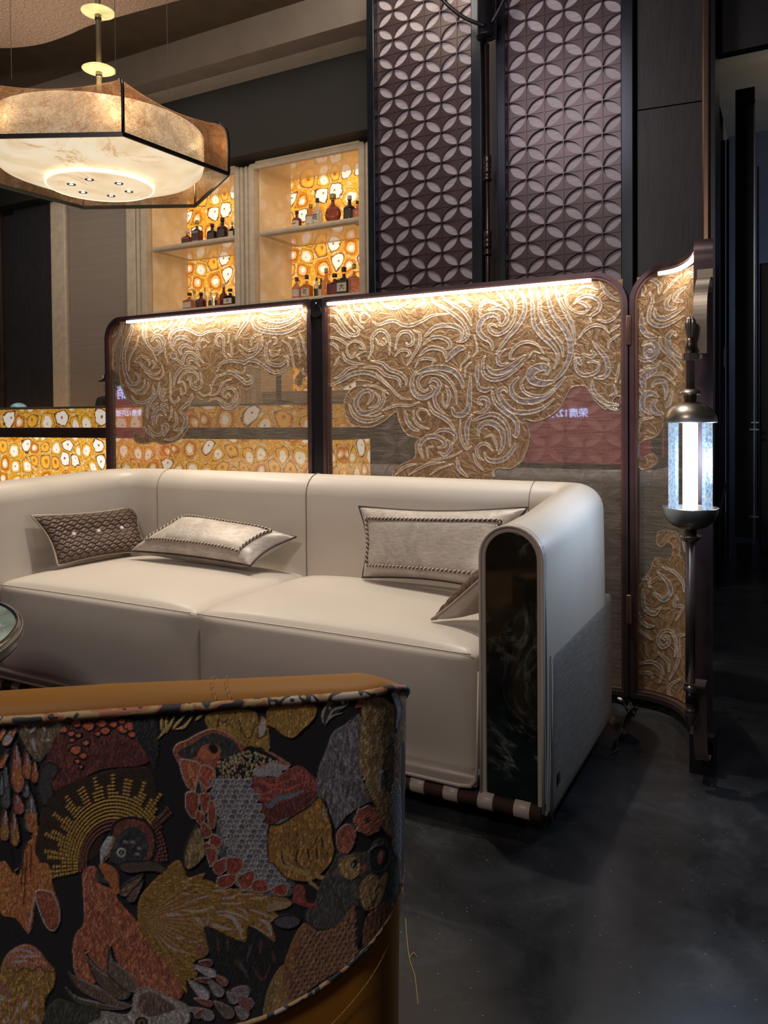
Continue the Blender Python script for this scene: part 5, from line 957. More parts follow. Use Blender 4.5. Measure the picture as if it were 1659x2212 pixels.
# ---------------------------------------------------------------- lantern on the screen's end
LX,LY=-.258,2.285; K=.001305
def lz(y): return CH-(y-892.0)*K
ln=thing('lantern',(LX,LY,0),'tall aged-brass lantern with a glowing glass tube strapped to the end of the folding screen','lamp')
LB_=BRASS; SHF=pm('dull_bronze_shaft',(.15,.115,.10),.36,.85,.2,9)
def lprof(rows): return [(w_*K/2,lz(y)) for y,w_ in rows]
c_=(LX,LY,0)
MB().lathe(lprof([(732,12),(728,12),(724,15),(712,20),(700,24),(692,22),(687,14),(684,3)]),c_,40,flute=.25,fn=8).build('finial',LB_,ln,True)
MB().lathe(lprof([(762,19),(742,19),(738,14),(730,12)]),c_,20).build('neck',SHF,ln,True)
MB().lathe(lprof([(777,22),(777,33),(763,33),(763,20)]),c_,8).build('collar',LB_,ln,auto=30)
MB().lathe(lprof([(842,18),(777,18)]),c_,8).build('upper_shaft',SHF,ln,auto=30)
MB().lathe(lprof([(866,24),(852,27),(850,46),(847,45),(842,36),(838,22)]),c_,28).build('cap_disc',LB_,ln,True)
MB().lathe(lprof([(910,106),(908,108),(895,104),(882,88),(872,64),(866,34),(865,20)]),c_,48).build('dome',LB_,ln,True)
m,t,b=newmat('lit_bubble_glass'); v=t.coord(); n=t.noise(v,70,4,.6,1.5); n2=t.node('ShaderNodeTexVoronoi',feature='DISTANCE_TO_EDGE'); n2.inputs['Scale'].default_value=70; t.link(v,n2.inputs['Vector'])
q=t.ramp(n2.outputs[0],[(0,(.95,.98,1)),(.12,(.42,.66,.95)),(.5,(.30,.52,.88))]); t.link(q,b.inputs['Emission Color']); b.inputs['Emission Strength'].default_value=.62; b.inputs['Base Color'].default_value=(.03,.05,.08,1); b.inputs['Roughness'].default_value=.2; t.link(t.bump(n.outputs[0],.6,.004),b.inputs['Normal']); BUB=m
for k in range(4):
    a=math.atan2(-LY,-LX)+math.radians((-57,57,-123,123)[k]); rx=40*K
    sx,sy=LX+rx*math.cos(a),LY+rx*math.sin(a); mb=MB()
    uu=Vector((-math.sin(a),math.cos(a),0)); rr_=Vector((math.cos(a),math.sin(a),0)); q_=[]
    for zz in (lz(1096),lz(906)):
        for i,j in ((-1,-1),(1,-1),(1,1),(-1,1)): q_.append(Vector((sx,sy,zz))+uu*i*13*K+rr_*j*3.5*K)
    mb.add(q_,[(0,1,2,3),(7,6,5,4),(0,4,5,1),(1,5,6,2),(2,6,7,3),(3,7,4,0)]); mb.build('glass_slat',BUB,ln)
MB().lathe([(15*K,lz(1094)),(15*K,lz(908))],c_,24).build('glowing_tube',emat('cool_tube_light',(.88,.95,1),5),ln,True)
MB().lathe(lprof([(1138,20),(1137,34),(1130,70),(1118,96),(1104,109),(1092,113),(1090,113),(1091,109),(1103,104),(1116,90),(1126,66),(1131,30)]),c_,48).build('bowl',LB_,ln,True)
MB().lathe(lprof([(1166,20),(1162,30),(1153,47),(1150,46),(1152,26),(1136,26)]),c_,28).build('lower_disc',LB_,ln,True)
MB().lathe(lprof([(1478,20),(1162,20)]),c_,24,flute=.12,fn=8).build('lower_shaft',SHF,ln,True)
MB().lathe(lprof([(1486,22),(1484,28),(1470,28),(1469,20)]),c_,24).build('lower_collar',LB_,ln,True)
MB().lathe(lprof([(1514,19),(1484,19)]),c_,20).build('grip',BLACKM,ln,True)
MB().lathe(lprof([(1560,8),(1552,14),(1542,22),(1534,23),(1528,20),(1527,22),(1525,20),(1520,16),(1514,17),(1513,20),(1511,18)]),c_,24).build('end_bulb',SHF,ln,True)
yb=2.400
st=[(LX+.030,yb,1.437),(LX+.030,yb-.025,1.438),(LX+.028,yb-.055,1.428),(LX+.024,LY+.040,1.39),(LX+.022,LY+.032,1.33),(LX+.022,LY+.032,1.22)]
mb=MB(); mb.strip(cr(st,6),(1,0,0),.036,.006); mb.box(LX+.008,LX+.05,yb-.02,yb,1.40,1.465); mb.box(LX-.005,LX+.03,LY+.008,LY+.036,1.205,1.215)
mb.build('upper_bracket',LB_,ln,smooth=False)
st=[(LX+.022,LY+.03,.30),(LX+.022,LY+.035,.18),(LX+.024,LY+.045,.085),(LX+.028,yb-.05,.062),(LX+.028,yb,.062)]
mb=MB(); mb.strip(cr(st,6),(1,0,0),.036,.006); mb.box(LX-.014,LX+.04,LY-.018,LY+.04,.293,.30).box(LX+.006,LX+.05,yb-.015,yb,.05,.10); mb.build('lower_bracket',SHF,ln)
light('lantern_light','POINT',(LX,LY-.11,lz(1000)),7,COOL,shadow_soft_size=.05)
light('lantern_light','POINT',(LX+.14,LY+.08,lz(1000)),3.0,COOL,shadow_soft_size=.05)
# ================================================================ sofa
LEA=leather('oyster_leather',(.57,.505,.44),.38); LEA2=leather('oyster_leather_trim',(.42,.355,.305),.38)
m,t,b=newmat('ribbed_linen'); v=t.coord((1,1,1),rot=(.5,0,0)); wv=t.noise(t.coord((20,14,260),rot=(.62,0,0)),1.3,4,.6,.2)
t.link(t.ramp(wv.outputs[0],[(.3,(.15,.13,.112)),(.65,(.27,.24,.21))]),b.inputs['Base Color']); b.inputs['Roughness'].default_value=.85; t.link(t.bump(wv.outputs[0],.5,.002),b.inputs['Normal']); LINEN=m
VERDE=marble('dark_green_marble',(.004,.006,.006),(.20,.22,.21),(.010,.020,.018),.05,5)
STITCH=pm('seam_thread',(.16,.12,.09),.7); WALN=pm('walnut_bronze_bar',(.105,.058,.045),.35,.4,.15,20)
sofa=thing('sofa',(-1.66,2.23,0),'two-seat oyster leather sofa with rounded arms and dark green marble arm fronts','sofa')
W2=.0815
path=[(-.6225,1.842)]+[(-.6225,y) for y in np.linspace(1.95,2.44,8)]+[(-.6925+.07*math.cos(a),2.48+.07*math.sin(a)) for a in np.linspace(.0,PI/2,10)]
path+=[(x,2.55) for x in np.linspace(-.78,-2.44,31)]+[(-2.52+.20*math.cos(a),2.35+.20*math.sin(a)) for a in np.linspace(PI/2,PI,14)]+[(-2.72,y) for y in np.linspace(2.30,1.842,8)]
path=[np.array(p) for p in path]; NPt=len(path)
plen=np.concatenate([[0],np.cumsum([np.hypot(*(q-p)) for p,q in zip(path[:-1],path[1:])])])
def ztop(i):
    s=plen[i]; L=plen[-1]; return float(np.interp(s,[0,.25,.62,L-.62,L],[.778,.79,.828,.828,.812]))
prof=[(-1,'b')]
def ring(i,w_=W2,grow=0):
    p=path[i]; t_=path[min(i+1,NPt-1)]-path[max(i-1,0)]; t_=t_/np.hypot(*t_); n_=np.array([t_[1],-t_[0]])  # outward (right side when going back)
    zt_=ztop(i)+grow; out=[]
    for k in range(5): out.append((-(w_+grow),.125+(zt_-w_-.125)*k/5))
    for k in range(15): a=PI-PI*k/14; out.append(((w_+grow)*math.cos(a),zt_-w_+ (w_+grow)*.98*math.sin(a)))
    for k in range(1,7): out.append(((w_+grow)+.004*math.sin(PI*k/6),zt_-w_+(.06-(zt_-w_))*k/6))
    return [(p[0]+n_[0]*o,p[1]+n_[1]*o,z) for o,z in out]
mb=MB(); R_=[ring(i) for i in range(NPt)]; m_=len(R_[0]); mb.add([q for r in R_ for q in r],[(i*m_+k,i*m_+k+1,(i+1)*m_+k+1,(i+1)*m_+k) for i in range(NPt-1) for k in range(m_-1)]+[tuple(range(m_)),tuple((NPt-1)*m_+k for k in range(m_-1,-1,-1))])
mb.build('back_and_arms',LEA,sofa,auto=50)
def seamring(i,k0=0,k1=None,th=.0016):
    r=ring(i,W2,.0006); MB().tube(r[k0:k1],th,6).build('seam',STITCH,sofa,True)
def nearest(x,y): return min(range(NPt),key=lambda i:(path[i][0]-x)**2+(path[i][1]-y)**2)
path_seams=[nearest(-1.667,2.55),nearest(-.80,2.55),nearest(-2.47,2.55)]
for i,th in zip(path_seams,(.0022,.001,.001)): seamring(i,0,18,th)
def Ucurve(cx,w_,z0,zt_,n=16): return [(cx-w_,z0)]+[(cx-w_,z0+(zt_-w_-z0)*.5)]+[(cx+w_*math.cos(a),zt_-w_+w_*math.sin(a)) for a in np.linspace(PI,0,n)]+[(cx+w_,z0+(zt_-w_-z0)*.5),(cx+w_,z0)]
for cx,zt_,mz in ((-.6225,.778,.092),(-2.72,.812,.10)):
    O=Ucurve(cx,W2+.001,.095,zt_); I=Ucurve(cx,.066,.085,zt_-.018); n=len(O); mb=MB()
    vs=[(a,1.822,z) for a,z in O]+[(a,1.822,z) for a,z in I]+[(a,1.85,z) for a,z in O]+[(a,1.85,z) for a,z in I]
    fs=[]
    for i in range(n-1): fs+=[(i,i+1,n+i+1,n+i),(i,2*n+i,2*n+i+1,i+1),(n+i,n+i+1,3*n+i+1,3*n+i)]
    mb.add(vs,fs); mb.build('arm_front_border',LEA2,sofa,bevel=.003)
    MB().tube([(a,1.822,z) for a,z in Ucurve(cx,W2-.001,.075,zt_-.002)],.0042,8).build('piping',LEA,sofa,True)
    MB().prism(Ucurve(cx,.0665,mz-.012,zt_-.0185,24),1.826,1.846,'y').build('marble_inlay',VERDE,sofa,bevel=.0015)
# seat blocks
def crown(p,u,h):
    f=max(0,1-u.x**2)*max(0,1-u.y**2); q=Vector(p)
    if u.z>0: q.z+=(.040*(max(0,1-u.x**4))**.7*(max(0,1-(u.y)**4))**.7)*u.z
    if u.y<0: q.y-=.024*(1-u.x**6)*max(0,1-(u.z-.15)**2)**1.5
    if abs(u.x)>.92 and u.y<0: q.y+=.006*(abs(u.x)-.92)/.08
    return q
for x0,x1 in ((-1.664,-.7235),(-2.635,-1.670)):
    mb=MB(); rbox(mb,x0,x1,1.842,2.475,.120,.438,.020,30,crown); o=mb.build('seat_cushion',LEA,sofa,True)
    zf=.436; MB().tube([(x,1.8365-.004*(1-((x-(x0+x1)/2)/((x1-x0)/2))**4),zf+.004*(1-((x-(x0+x1)/2)/((x1-x0)/2))**2)) for x in np.linspace(x0+.012,x1-.012,24)],.0024,8).build('piping',LEA,sofa,True)
mb=MB(); rbox(mb,-2.64,-.712,1.812,1.86,.098,.134,.012,16); mb.box(-2.6,-.72,1.85,2.45,.07,.13); mb.build('base_tray',LEA2,sofa,True)
MB().tube([(-2.60,1.813,.101),(-.76,1.813,.101),(-.728,1.813,.106),(-.714,1.813,.125),(-.711,1.814,.17),(-.709,1.822,.40)],[.0055,.0055,.0055,.005,.0035,.0025],8).build('tray_piping',LEA2,sofa,True)
MB().tube([(-2.76,1.828,.072),(-.548,1.828,.072)],.0190,18).build('base_bar',WALN,sofa,True)
xs_=[onY(a,b_,1.82).x for a,b_ in ((904,1700),(974.5,1719),(1047,1740),(1129,1762))]; stp=(xs_[3]-xs_[0])/3; print('strap pitch',stp,xs_)
for k in range(int(2.15/stp)+1):
    x=xs_[3]-k*stp
    if x<-2.74: break
    mb=MB(); mb.lathe([(.0203,-.0205),(.0215,-.019),(.0215,.019),(.0203,.0205)],(0,0,0),20); mb.v=[(x+z,1.828+a*1.05,.072+b_*1.05) for a,b_,z in mb.v]; mb.box(x-.0205,x+.0205,1.826,1.846,.08,.097); mb.build('strap',LEA2,sofa,auto=40)
rb=MB(); rbox(rb,-.575,-.5355,1.868,2.612,.035,.458,.016,14); rb.build('side_panel',LINEN,sofa,True)
rb=MB(); rbox(rb,-2.809,-2.772,1.868,2.625,.035,.458,.010,14); rb.build('side_panel',LINEN,sofa,True)
rb=MB(); rbox(rb,-2.70,-.60,2.58,2.638,.035,.458,.010,14); rb.build('back_panel',LINEN,sofa,True)
MB().tube([(-.5335,1.868,.040),(-.5345,1.868,.452)],.0018,8).build('side_piping',LEA2,sofa,True)
MB().box(-2.72,-.585,1.90,2.60,0,.05).box(-.60,-.552,1.858,1.90,0,.05).box(-2.76,-2.71,1.858,1.90,0,.05).build('plinth',BLACKP,sofa)
tg=onX(1208,1680,-.532); mb=MB(); mb.box(-.5345,-.5315,tg.y-.010,tg.y+.010,tg.z-.014,tg.z+.014); mb.build('metal_tag',pm('tag_metal',(.10,.10,.10),.3,.8),sofa,bevel=.001)
# ================================================================ cushions
VEL=None
m,t,b=newmat('silver_velvet'); v=t.coord(); n=t.noise(v,9,4,.6,1); n2=t.noise(t.coord((40,40,300)),1,3)
t.link(t.mix(.3,t.ramp(n.outputs[0],[(.3,(.27,.225,.19)),(.5,(.40,.34,.295)),(.72,(.53,.46,.405))]),t.ramp(n2.outputs[0],[(.4,(.3,.26,.23)),(.6,(.62,.56,.5))])),b.inputs['Base Color']); b.inputs['Roughness'].default_value=.45; b.inputs['Sheen Weight'].default_value=.3; b.inputs['Metallic'].default_value=.15; t.link(t.bump(n.outputs[0],.3,.01),b.inputs['Normal']); VEL=m
CORDM=pm('dark_cord_piping',(.045,.03,.026),.6); ROPEM=pm('twisted_cord',(.30,.22,.16),.5,0,.4,90)
BROWNV=None
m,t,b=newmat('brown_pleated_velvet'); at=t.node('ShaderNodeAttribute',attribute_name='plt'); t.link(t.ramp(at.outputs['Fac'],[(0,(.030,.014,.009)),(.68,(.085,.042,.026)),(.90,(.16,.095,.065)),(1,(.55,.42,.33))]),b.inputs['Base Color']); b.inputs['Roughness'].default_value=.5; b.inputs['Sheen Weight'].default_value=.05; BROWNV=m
TANP=pm('pale_cushion_back',(.50,.43,.36),.5,0,.12,12)
def cushion(name,label,corners,th,front,back,inset=None,pleat=False,buttons=0,base=None,sag=0,n=46,pipe=CORDM,up=(0,-1,.3)):
    BL,BR,TR,TL=[Vector(c) for c in corners]; ctr=(BL+BR+TR+TL)/4
    r=thing(name,tuple(base or (ctr.x,ctr.y,min(c.z for c in (BL,BR,TR,TL)))),label,'cushion')
    nrm=((BR-BL).cross(TL-BL)).normalized()
    if nrm.dot(Vector(up))<0: nrm=-nrm
    def base_pt(u,v_):
        # edges bow in a little between the corners
        bu=u+(0.5-u)*.10*math.sin(PI*v_)*(2*abs(u-.5))**2; bv=v_+(0.5-v_)*.12*math.sin(PI*u)*(2*abs(v_-.5))**2
        return BL*(1-bu)*(1-bv)+BR*bu*(1-bv)+TR*bu*bv+TL*(1-bu)*bv
    def infl(u,v_): a=max(0,1-(2*u-1)**4)*max(0,1-(2*v_-1)**4); return a**.62
    for nm,sgn,mt in (('front_cover',1,front),('back_cover',-1,back)):
        U=np.linspace(0,1,n*(4 if pleat and sgn>0 else 1)); V_=np.linspace(0,1,n*(3 if pleat and sgn>0 else 1)); P=np.zeros((len(V_),len(U),3)); Hh=np.zeros((len(V_),len(U))); PL=np.zeros_like(Hh)
        for j,v_ in enumerate(V_):
            for i,u in enumerate(U):
                q=base_pt(u,v_); w_=infl(u,v_); wr=.04*math.sin(u*23+v_*7)*math.sin(v_*19-u*5)*(w_*(1-w_)*4)
                if buttons and sgn>0:
                    for k in range(buttons): w_*=1-.42*math.exp(-(((u-(k+1)/(buttons+1))*9)**2+((v_-.52)*6)**2))
                if inset and sgn>0:
                    du=min(u,1-u)-inset[0]; dv=min(v_,1-v_)-inset[1]; w_*=1+.10*(1 if min(du/inset[0],dv/inset[1])>0 else 0)
                q=q+nrm*(sgn*th*(w_+wr*.5)); P[j,i]=q
                if pleat and sgn>0:
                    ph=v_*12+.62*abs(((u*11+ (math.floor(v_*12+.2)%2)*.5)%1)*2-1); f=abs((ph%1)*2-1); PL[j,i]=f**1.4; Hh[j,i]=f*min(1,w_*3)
        N=np.zeros_like(P); N[...]=tuple(nrm*sgn)
        o=gridmesh(nm,P,N,Hh,{'plt':np.stack([PL]*3,-1)},mt,r,.006 if pleat else 0)
        if pleat and sgn<0: tag(o,'plain pale reverse side')
    rim=[base_pt(u,0) for u in np.linspace(0,1,24)]+[base_pt(1,v_) for v_ in np.linspace(0,1,16)][1:]+[base_pt(u,1) for u in np.linspace(1,0,24)][1:]+[base_pt(0,v_) for v_ in np.linspace(1,0,16)][1:-1]
    MB().tube(rim,.0042,8,closed=True).build('edge_piping',pipe,r,True)
    if inset:
        q=[]; a,b_=inset
        def sp_(u,v_): w_=infl(u,v_)*1.08; return base_pt(u,v_)+nrm*(th*w_+.003)
        for u in np.linspace(a,1-a,70): q.append(sp_(u,b_))
        for v_ in np.linspace(b_,1-b_,40): q.append(sp_(1-a,v_))
        for u in np.linspace(1-a,a,70): q.append(sp_(u,1-b_))
        for v_ in np.linspace(1-b_,b_,40): q.append(sp_(a,v_))
        # rope of two twisted strands
        L=[0]
        for p_,q2 in zip(q[:-1],q[1:]): L.append(L[-1]+(q2-p_).length)
        for st_,mt in ((0,pm('cord_light_strand',(.52,.42,.33),.5)),(PI,pm('cord_dark_strand',(.10,.065,.05),.6))):
            pts=[]; tot=L[-1]; k=int(tot/.0022)
            for i in range(k):
                s=tot*i/k; j=min(np.searchsorted(L,s),len(q)-1); j=max(j,1); f=(s-L[j-1])/max(L[j]-L[j-1],1e-6); p_=q[j-1].lerp(q[j],f); tg_=(q[j]-q[j-1]).normalized(); sd=tg_.cross(nrm).normalized(); a2=s/.016*2*PI+st_
                pts.append(p_+sd*.003*math.cos(a2)+nrm*.003*math.sin(a2))
            MB().tube(pts,.0028,5,closed=False).build('twisted_cord',mt,r,True)
    for k in range(buttons):
        u=(k+1)/(buttons+1); p_=base_pt(u,.52)+nrm*(th*infl(u,.52)*.60); mb=MB(); mb.grid(lambda a,b2:tuple(p_+Vector((.0105*math.sin(PI*b2)*math.cos(2*PI*a),.0105*math.sin(PI*b2)*math.sin(2*PI*a),.0105*math.cos(PI*b2)))),7,5,closeu=True); mb.build('crystal_button',pm('crystal',(.75,.70,.66),.05,0,.3,60,coat=1),r)
    return r
XA=-2.575
cushion('cushion','brown pleated cushion with three crystal buttons leaning on the left arm of the sofa',
  [tuple(onZ(125,1222,.485)),tuple(onZ(318,1190,.487)),tuple(onX(297,1094,XA-.035)),tuple(onX(67,1114,XA-.035))],.034,BROWNV,TANP,pleat=True,buttons=3,pipe=pm('tan_piping',(.40,.31,.24),.5),up=(1,-.2,.3))
cushion('cushion','silver velvet cushion with a roped border lying flat beside the brown pleated one',
  [tuple(onZ(280,1190,.512)),tuple(onZ(541,1222,.505)),tuple(onY(639,1160,2.42)),tuple(onY(398,1118,2.43))],.064,VEL,VEL,inset=(.10,.14),up=(0,-.3,1))
cushion('cushion','long silver velvet lumbar cushion standing against the sofa back near the right arm',
  [tuple(onZ(783,1247,.484)),tuple(onY(1068,1275,2.235)),tuple(onY(1140,1096,2.37)),tuple(onY(775,1094,2.40))],.050,VEL,VEL,inset=(.07,.17),up=(0,-1,.2))
a_=onZ(933,1338,.478); 
cushion('cushion','small brown pleated cushion tucked inside the right arm, only its pointed corner showing',
  [tuple(a_),(-.735,2.12,.50),(-.725,2.13,.66),(-.735,1.955,.622)],.036,BROWNV,TANP,pleat=True,pipe=pm('tan_piping',(.40,.31,.24),.5),up=(-.5,.8,.4),n=24)
# ================================================================ hanging hexagonal lamp
HO=Vector((-2.649,2.371,0)); HR=.556; A0=math.radians(-33.5)
m,t,b=newmat('copper_mica_mesh'); v=t.coord(); n=t.noise(v,9,7,.65,1.2); n2=t.noise(v,70,4,.6,1.5)
c=t.ramp(n.outputs[0],[(.34,(.20,.105,.055)),(.5,(.42,.26,.15)),(.62,(.58,.42,.28))]); t.link(c,b.inputs['Base Color']); b.inputs['Metallic'].default_value=.2; b.inputs['Roughness'].default_value=.4
b.inputs['Transmission Weight'].default_value=0
t.link(t.bump(n2.outputs[0],.8,.005),b.inputs['Normal'])
tl=t.node('ShaderNodeBsdfTranslucent'); t.link(t.mix(1.0,c,(1,.75,.5),'MULTIPLY'),tl.inputs[0]); ms=t.node('ShaderNodeMixShader'); ms.inputs[0].default_value=.45; t.link(b.outputs[0],ms.inputs[1]); t.link(tl.outputs[0],ms.inputs[2])
tr=t.node('ShaderNodeBsdfTransparent'); tr.inputs[0].default_value=(.92,.86,.78,1); mt_=t.node('ShaderNodeMixShader')
sq_=t.ramp(n2.outputs[0],[(.46,(.62,.62,.62)),(.50,(.10,.10,.10)),(.54,(.60,.60,.60))]); pt=t.ramp(n.outputs[0],[(.4,(.7,.7,.7)),(.6,(1,1,1))]); f_=t.mix(1.0,sq_,pt,'MULTIPLY')
t.link(f_,mt_.inputs[0]); t.link(ms.outputs[0],mt_.inputs[1]); t.link(tr.outputs[0],mt_.inputs[2]); t.link(mt_.outputs[0],t.n['Material Output'].inputs['Surface']); MICA=m
m,t,b=newmat('glowing_alabaster'); v=t.coord(); n=t.noise(v,3.2,8,.6,1.6); n2=t.noise(v,2.0,9,.6,3.0); a=t.math('ABSOLUTE',t.math('SUBTRACT',n2.outputs[0],.5))
c=t.ramp(n.outputs[0],[(.3,(.80,.58,.33)),(.5,(.97,.80,.54)),(.66,(1,.88,.66))]); vm=t.ramp(a,[(0,(.85,.85,.85)),(.012,(.12,.12,.12)),(.03,(0,0,0))]); msk=t.ramp(t.noise(v,2.3,3).outputs[0],[(.52,(0,0,0)),(.62,(1,1,1))])
c=t.mix(t.mix(1.0,vm,msk,'MULTIPLY'),c,(.62,.26,.07)); t.link(c,b.inputs['Base Color']); t.link(c,b.inputs['Emission Color']); b.inputs['Emission Strength'].default_value=.72; b.inputs['Roughness'].default_value=.35; b.inputs['Base Color'].default_value=(.5,.4,.3,1); ALA=m
pend=thing('pendant_lamp',(HO.x,HO.y,2.055),'large hexagonal copper mesh pendant lamp with a glowing alabaster bowl and two small discs above','lamp')
def hexpt(k,r,z): a=A0+k*PI/3; return Vector((HO.x+r*math.cos(a),HO.y+r*math.sin(a),z))
zs=[(1.0,2.100),(1.0,2.17),(1.0,2.24),(.992,2.275),(.975,2.298),(.945,2.312),(.90,2.318)]
for k in range(6):
    def fn(u,v_):
        f=v_*(len(zs)-1); i=min(int(f),len(zs)-2); q=f-i; rr=zs[i][0]*(1-q)+zs[i+1][0]*q; z=zs[i][1]*(1-q)+zs[i+1][1]*q
        p=hexpt(k,HR*rr,z).lerp(hexpt(k+1,HR*rr,z),u); s_=math.sin(PI*u)**.8; h=max(0,(z-2.16)/.16)
        p.z-=.028*s_*h; cdir=(Vector((HO.x,HO.y,p.z))-p).normalized(); return tuple(p+cdir*.012*s_*h)
    mb=MB(); mb.grid(fn,25,19); mb.build('mesh_panel',MICA,pend,True)
    mb=MB(); mb.tube([hexpt(k,HR*r_*1.004,z) for r_,z in zs],.0062,8); mb.build('corner_rib',BLACKM if k in (0,1,5) else BRASS,pend,True)
mb=MB()
for k in range(6): mb.strip([hexpt(k,HR*1.002,2.098),hexpt(k+1,HR*1.002,2.098)],(0,0,1),.016,.008)
mb.build('bottom_rim',pm('rim_black',(.02,.022,.022),.35,.5),pend)
mb=MB(); mb.lathe([(.430,2.285),(.437,2.28),(.437,2.17),(.430,2.142),(.405,2.118),(.355,2.100),(.30,2.090),(.262,2.078),(.225,2.072)],(HO.x,HO.y,0),96); mb.f=mb.f[:-2]; mb.build('alabaster_bowl',ALA,pend,True)
MB().lathe([(.10,2.285),(.43,2.285)],(HO.x,HO.y,0),64).build('bowl_cover',BRASS,pend,True)
MB().lathe([(.216,2.050),(.222,2.054),(.223,2.066),(.21,2.072)],(HO.x,HO.y,0),72).build('bottom_disc',ALA,pend,auto=30)
mb=MB(); mb.lathe([(.2185,2.0485),(.2235,2.052),(.2245,2.066)],(HO.x,HO.y,0),72); mb.f=mb.f[:-2]; mb.build('disc_rim',emat('lit_disc_rim',(1,.93,.70),1.25),pend,True)
for k in range(6):
    a=math.radians(30+60*k)+A0; x,y=HO.x+.118*math.cos(a),HO.y+.118*math.sin(a)
    f=MB().lathe([(.019,2.0475),(.017,2.046),(.009,2.0475)],(x,y,0),20).build('spotlight_ring',BLACKM,pend,True)
    MB().lathe([(.0085,2.0470),(.0085,2.0478)],(x,y,0),16).build('spotlight_lens',emat('spot_lens',(1,.98,.95),6),f)
MB().lathe([(.011,2.285),(.011,3.8)],(HO.x,HO.y,0),14).build('brass_stem',pm('satin_brass',(.42,.33,.20),.5,.5,.1,9),pend,True)
DISCM=emat('glowing_onyx_disc',(1,.86,.36),1.05,.35,22)
for z in (2.555,2.80):
    MB().lathe([(.001,z-.012),(.035,z-.011),(.058,z-.006),(.070,z),(.060,z+.006),(.03,z+.009),(.001,z+.01)],(HO.x,HO.y,0),48).build('onyx_disc',DISCM,pend,True)
    MB().lathe([(.014,z-.035),(.014,z-.012)],(HO.x,HO.y,0),16).build('disc_collar',BRASS,pend,True)
for a,b_ in ((250,162),(363,212),(25,170)):
    p=onZ(a,b_,2.30); MB().tube([(p.x,p.y,2.30),(p.x,p.y,3.80)],.0012,5).build('suspension_cable',pm('steel_cable',(.35,.33,.30),.4,.8),pend)
light('pendant_light','POINT',(HO.x,HO.y,2.45),2,(1,.78,.48),shadow_soft_size=.12)
for k in range(6):
    q_=hexpt(k,.495,2.22); light('pendant_panel_fill','POINT',tuple(q_),.35,(1,.74,.45),shadow_soft_size=.02)  # added point lights between bowl and shade to brighten the copper panels
light('pendant_spots','SPOT',(HO.x,HO.y,2.0),40,(1,.88,.70),(HO.x+.1,HO.y-.1,0),spot_size=math.radians(100),spot_blend=.8,shadow_soft_size=.04)
# ================================================================ armchair in the foreground
CAMEL=leather('camel_leather',(.36,.15,.018),.58,.10)
E1=np.array((-.509,.851)); DR=np.array((.787,.617)); NN=np.array((-.617,.787)); RAD=.088
def chpt(s,off=0.0):      # s: 0 = right end of the straight back, negative to the left, positive round the corner
    if s<-.585:
        C2=E1-DR*.585+NN*RAD; t_=-(s+.585); a=min(t_/RAD,PI/2); dirv=-NN*math.cos(a)-DR*math.sin(a); p=C2+dirv*(RAD+off)
        if t_>RAD*PI/2: p=p+NN*(t_-RAD*PI/2)
        return p,dirv
    if s<0: return E1+DR*s-NN*off,-NN
    C=E1+NN*RAD; a=min(s/RAD,PI/2); dirv=-NN*math.cos(a)+DR*math.sin(a); p=C+dirv*(RAD+off)
    if s>RAD*PI/2: p=p+NN*(s-RAD*PI/2)
    return p,dirv
Q=RAD*PI/2; S0,S1=-.585-Q-.42,Q+.42
def chz(s):              # height of the top edge: drops towards the arms
    e=max(0,max(s-Q*.30,-.585-s-Q*.30)); return .692-.16*min(1,e/.22)**1.8*(1 if e>0 else 0)
arm=thing('armchair',(float(E1[0]-.25),float(E1[1]+.1),0),'camel leather tub armchair with a dark woven bird and feather pattern on its back','chair')
SS=np.concatenate([np.linspace(S0,-.585-Q,8),np.linspace(-.585-Q,-.585,10)[1:],np.linspace(-.585,0,24)[1:],np.linspace(0,Q,24)[1:],np.linspace(Q,S1,30)[1:]])
mb=MB(); vs=[]; n=len(SS); zz=[0.06,.15,.3,.45]
for s in SS:
    zt_=chz(s)
    for k in range(13):
        f=k/12; z=.07+(zt_-.07)*f; p,_=chpt(s,-.004-.010*(1-f)); vs.append((p[0],p[1],z))
    for k in range(13):
        f=1-k/12; z=.07+(zt_-.07)*f; p,_=chpt(s,-.075); vs.append((p[0],p[1],z))
m_=26; mb.add(vs,[(i*m_+k,i*m_+(k+1)%m_,(i+1)*m_+(k+1)%m_,(i+1)*m_+k) for i in range(n-1) for k in range(m_)]+[tuple(range(m_)),tuple((n-1)*m_+k for k in range(m_-1,-1,-1))])
mb.build('leather_shell',CAMEL,arm,auto=50)
# padded roll along the top
mb=MB(); vs=[]; K_=16
for s in SS:
    zt_=chz(s)
    for k in range(K_):
        a=2*PI*k/K_; p,_=chpt(s,-.035+.036*math.cos(a)); rf=.022-.010*max(0,min(1,(s+.30)/.34)); vs.append((p[0],p[1],zt_-.004+rf*math.sin(a)))
mb.add(vs,[(i*K_+k,i*K_+(k+1)%K_,(i+1)*K_+(k+1)%K_,(i+1)*K_+k) for i in range(n-1) for k in range(K_)]+[tuple(range(K_)),tuple((n-1)*K_+k for k in range(K_-1,-1,-1))])
mb.build('top_roll',CAMEL,arm,True)
for so in (-.165,-.147):
    mb=MB()
    for k in range(9):
        a0=PI*(.02+.10*k); pts=[]
        for a in (a0,a0+.18): p,_=chpt(so-.012*math.sin(a),-.035+.0372*math.cos(a)); pts.append((p[0],p[1],chz(so)-.004+.0215*math.sin(a)))
        mb.tube(pts,.0007,4)
    mb.build('stitching',pm('amber_thread',(.55,.28,.06),.6),arm)
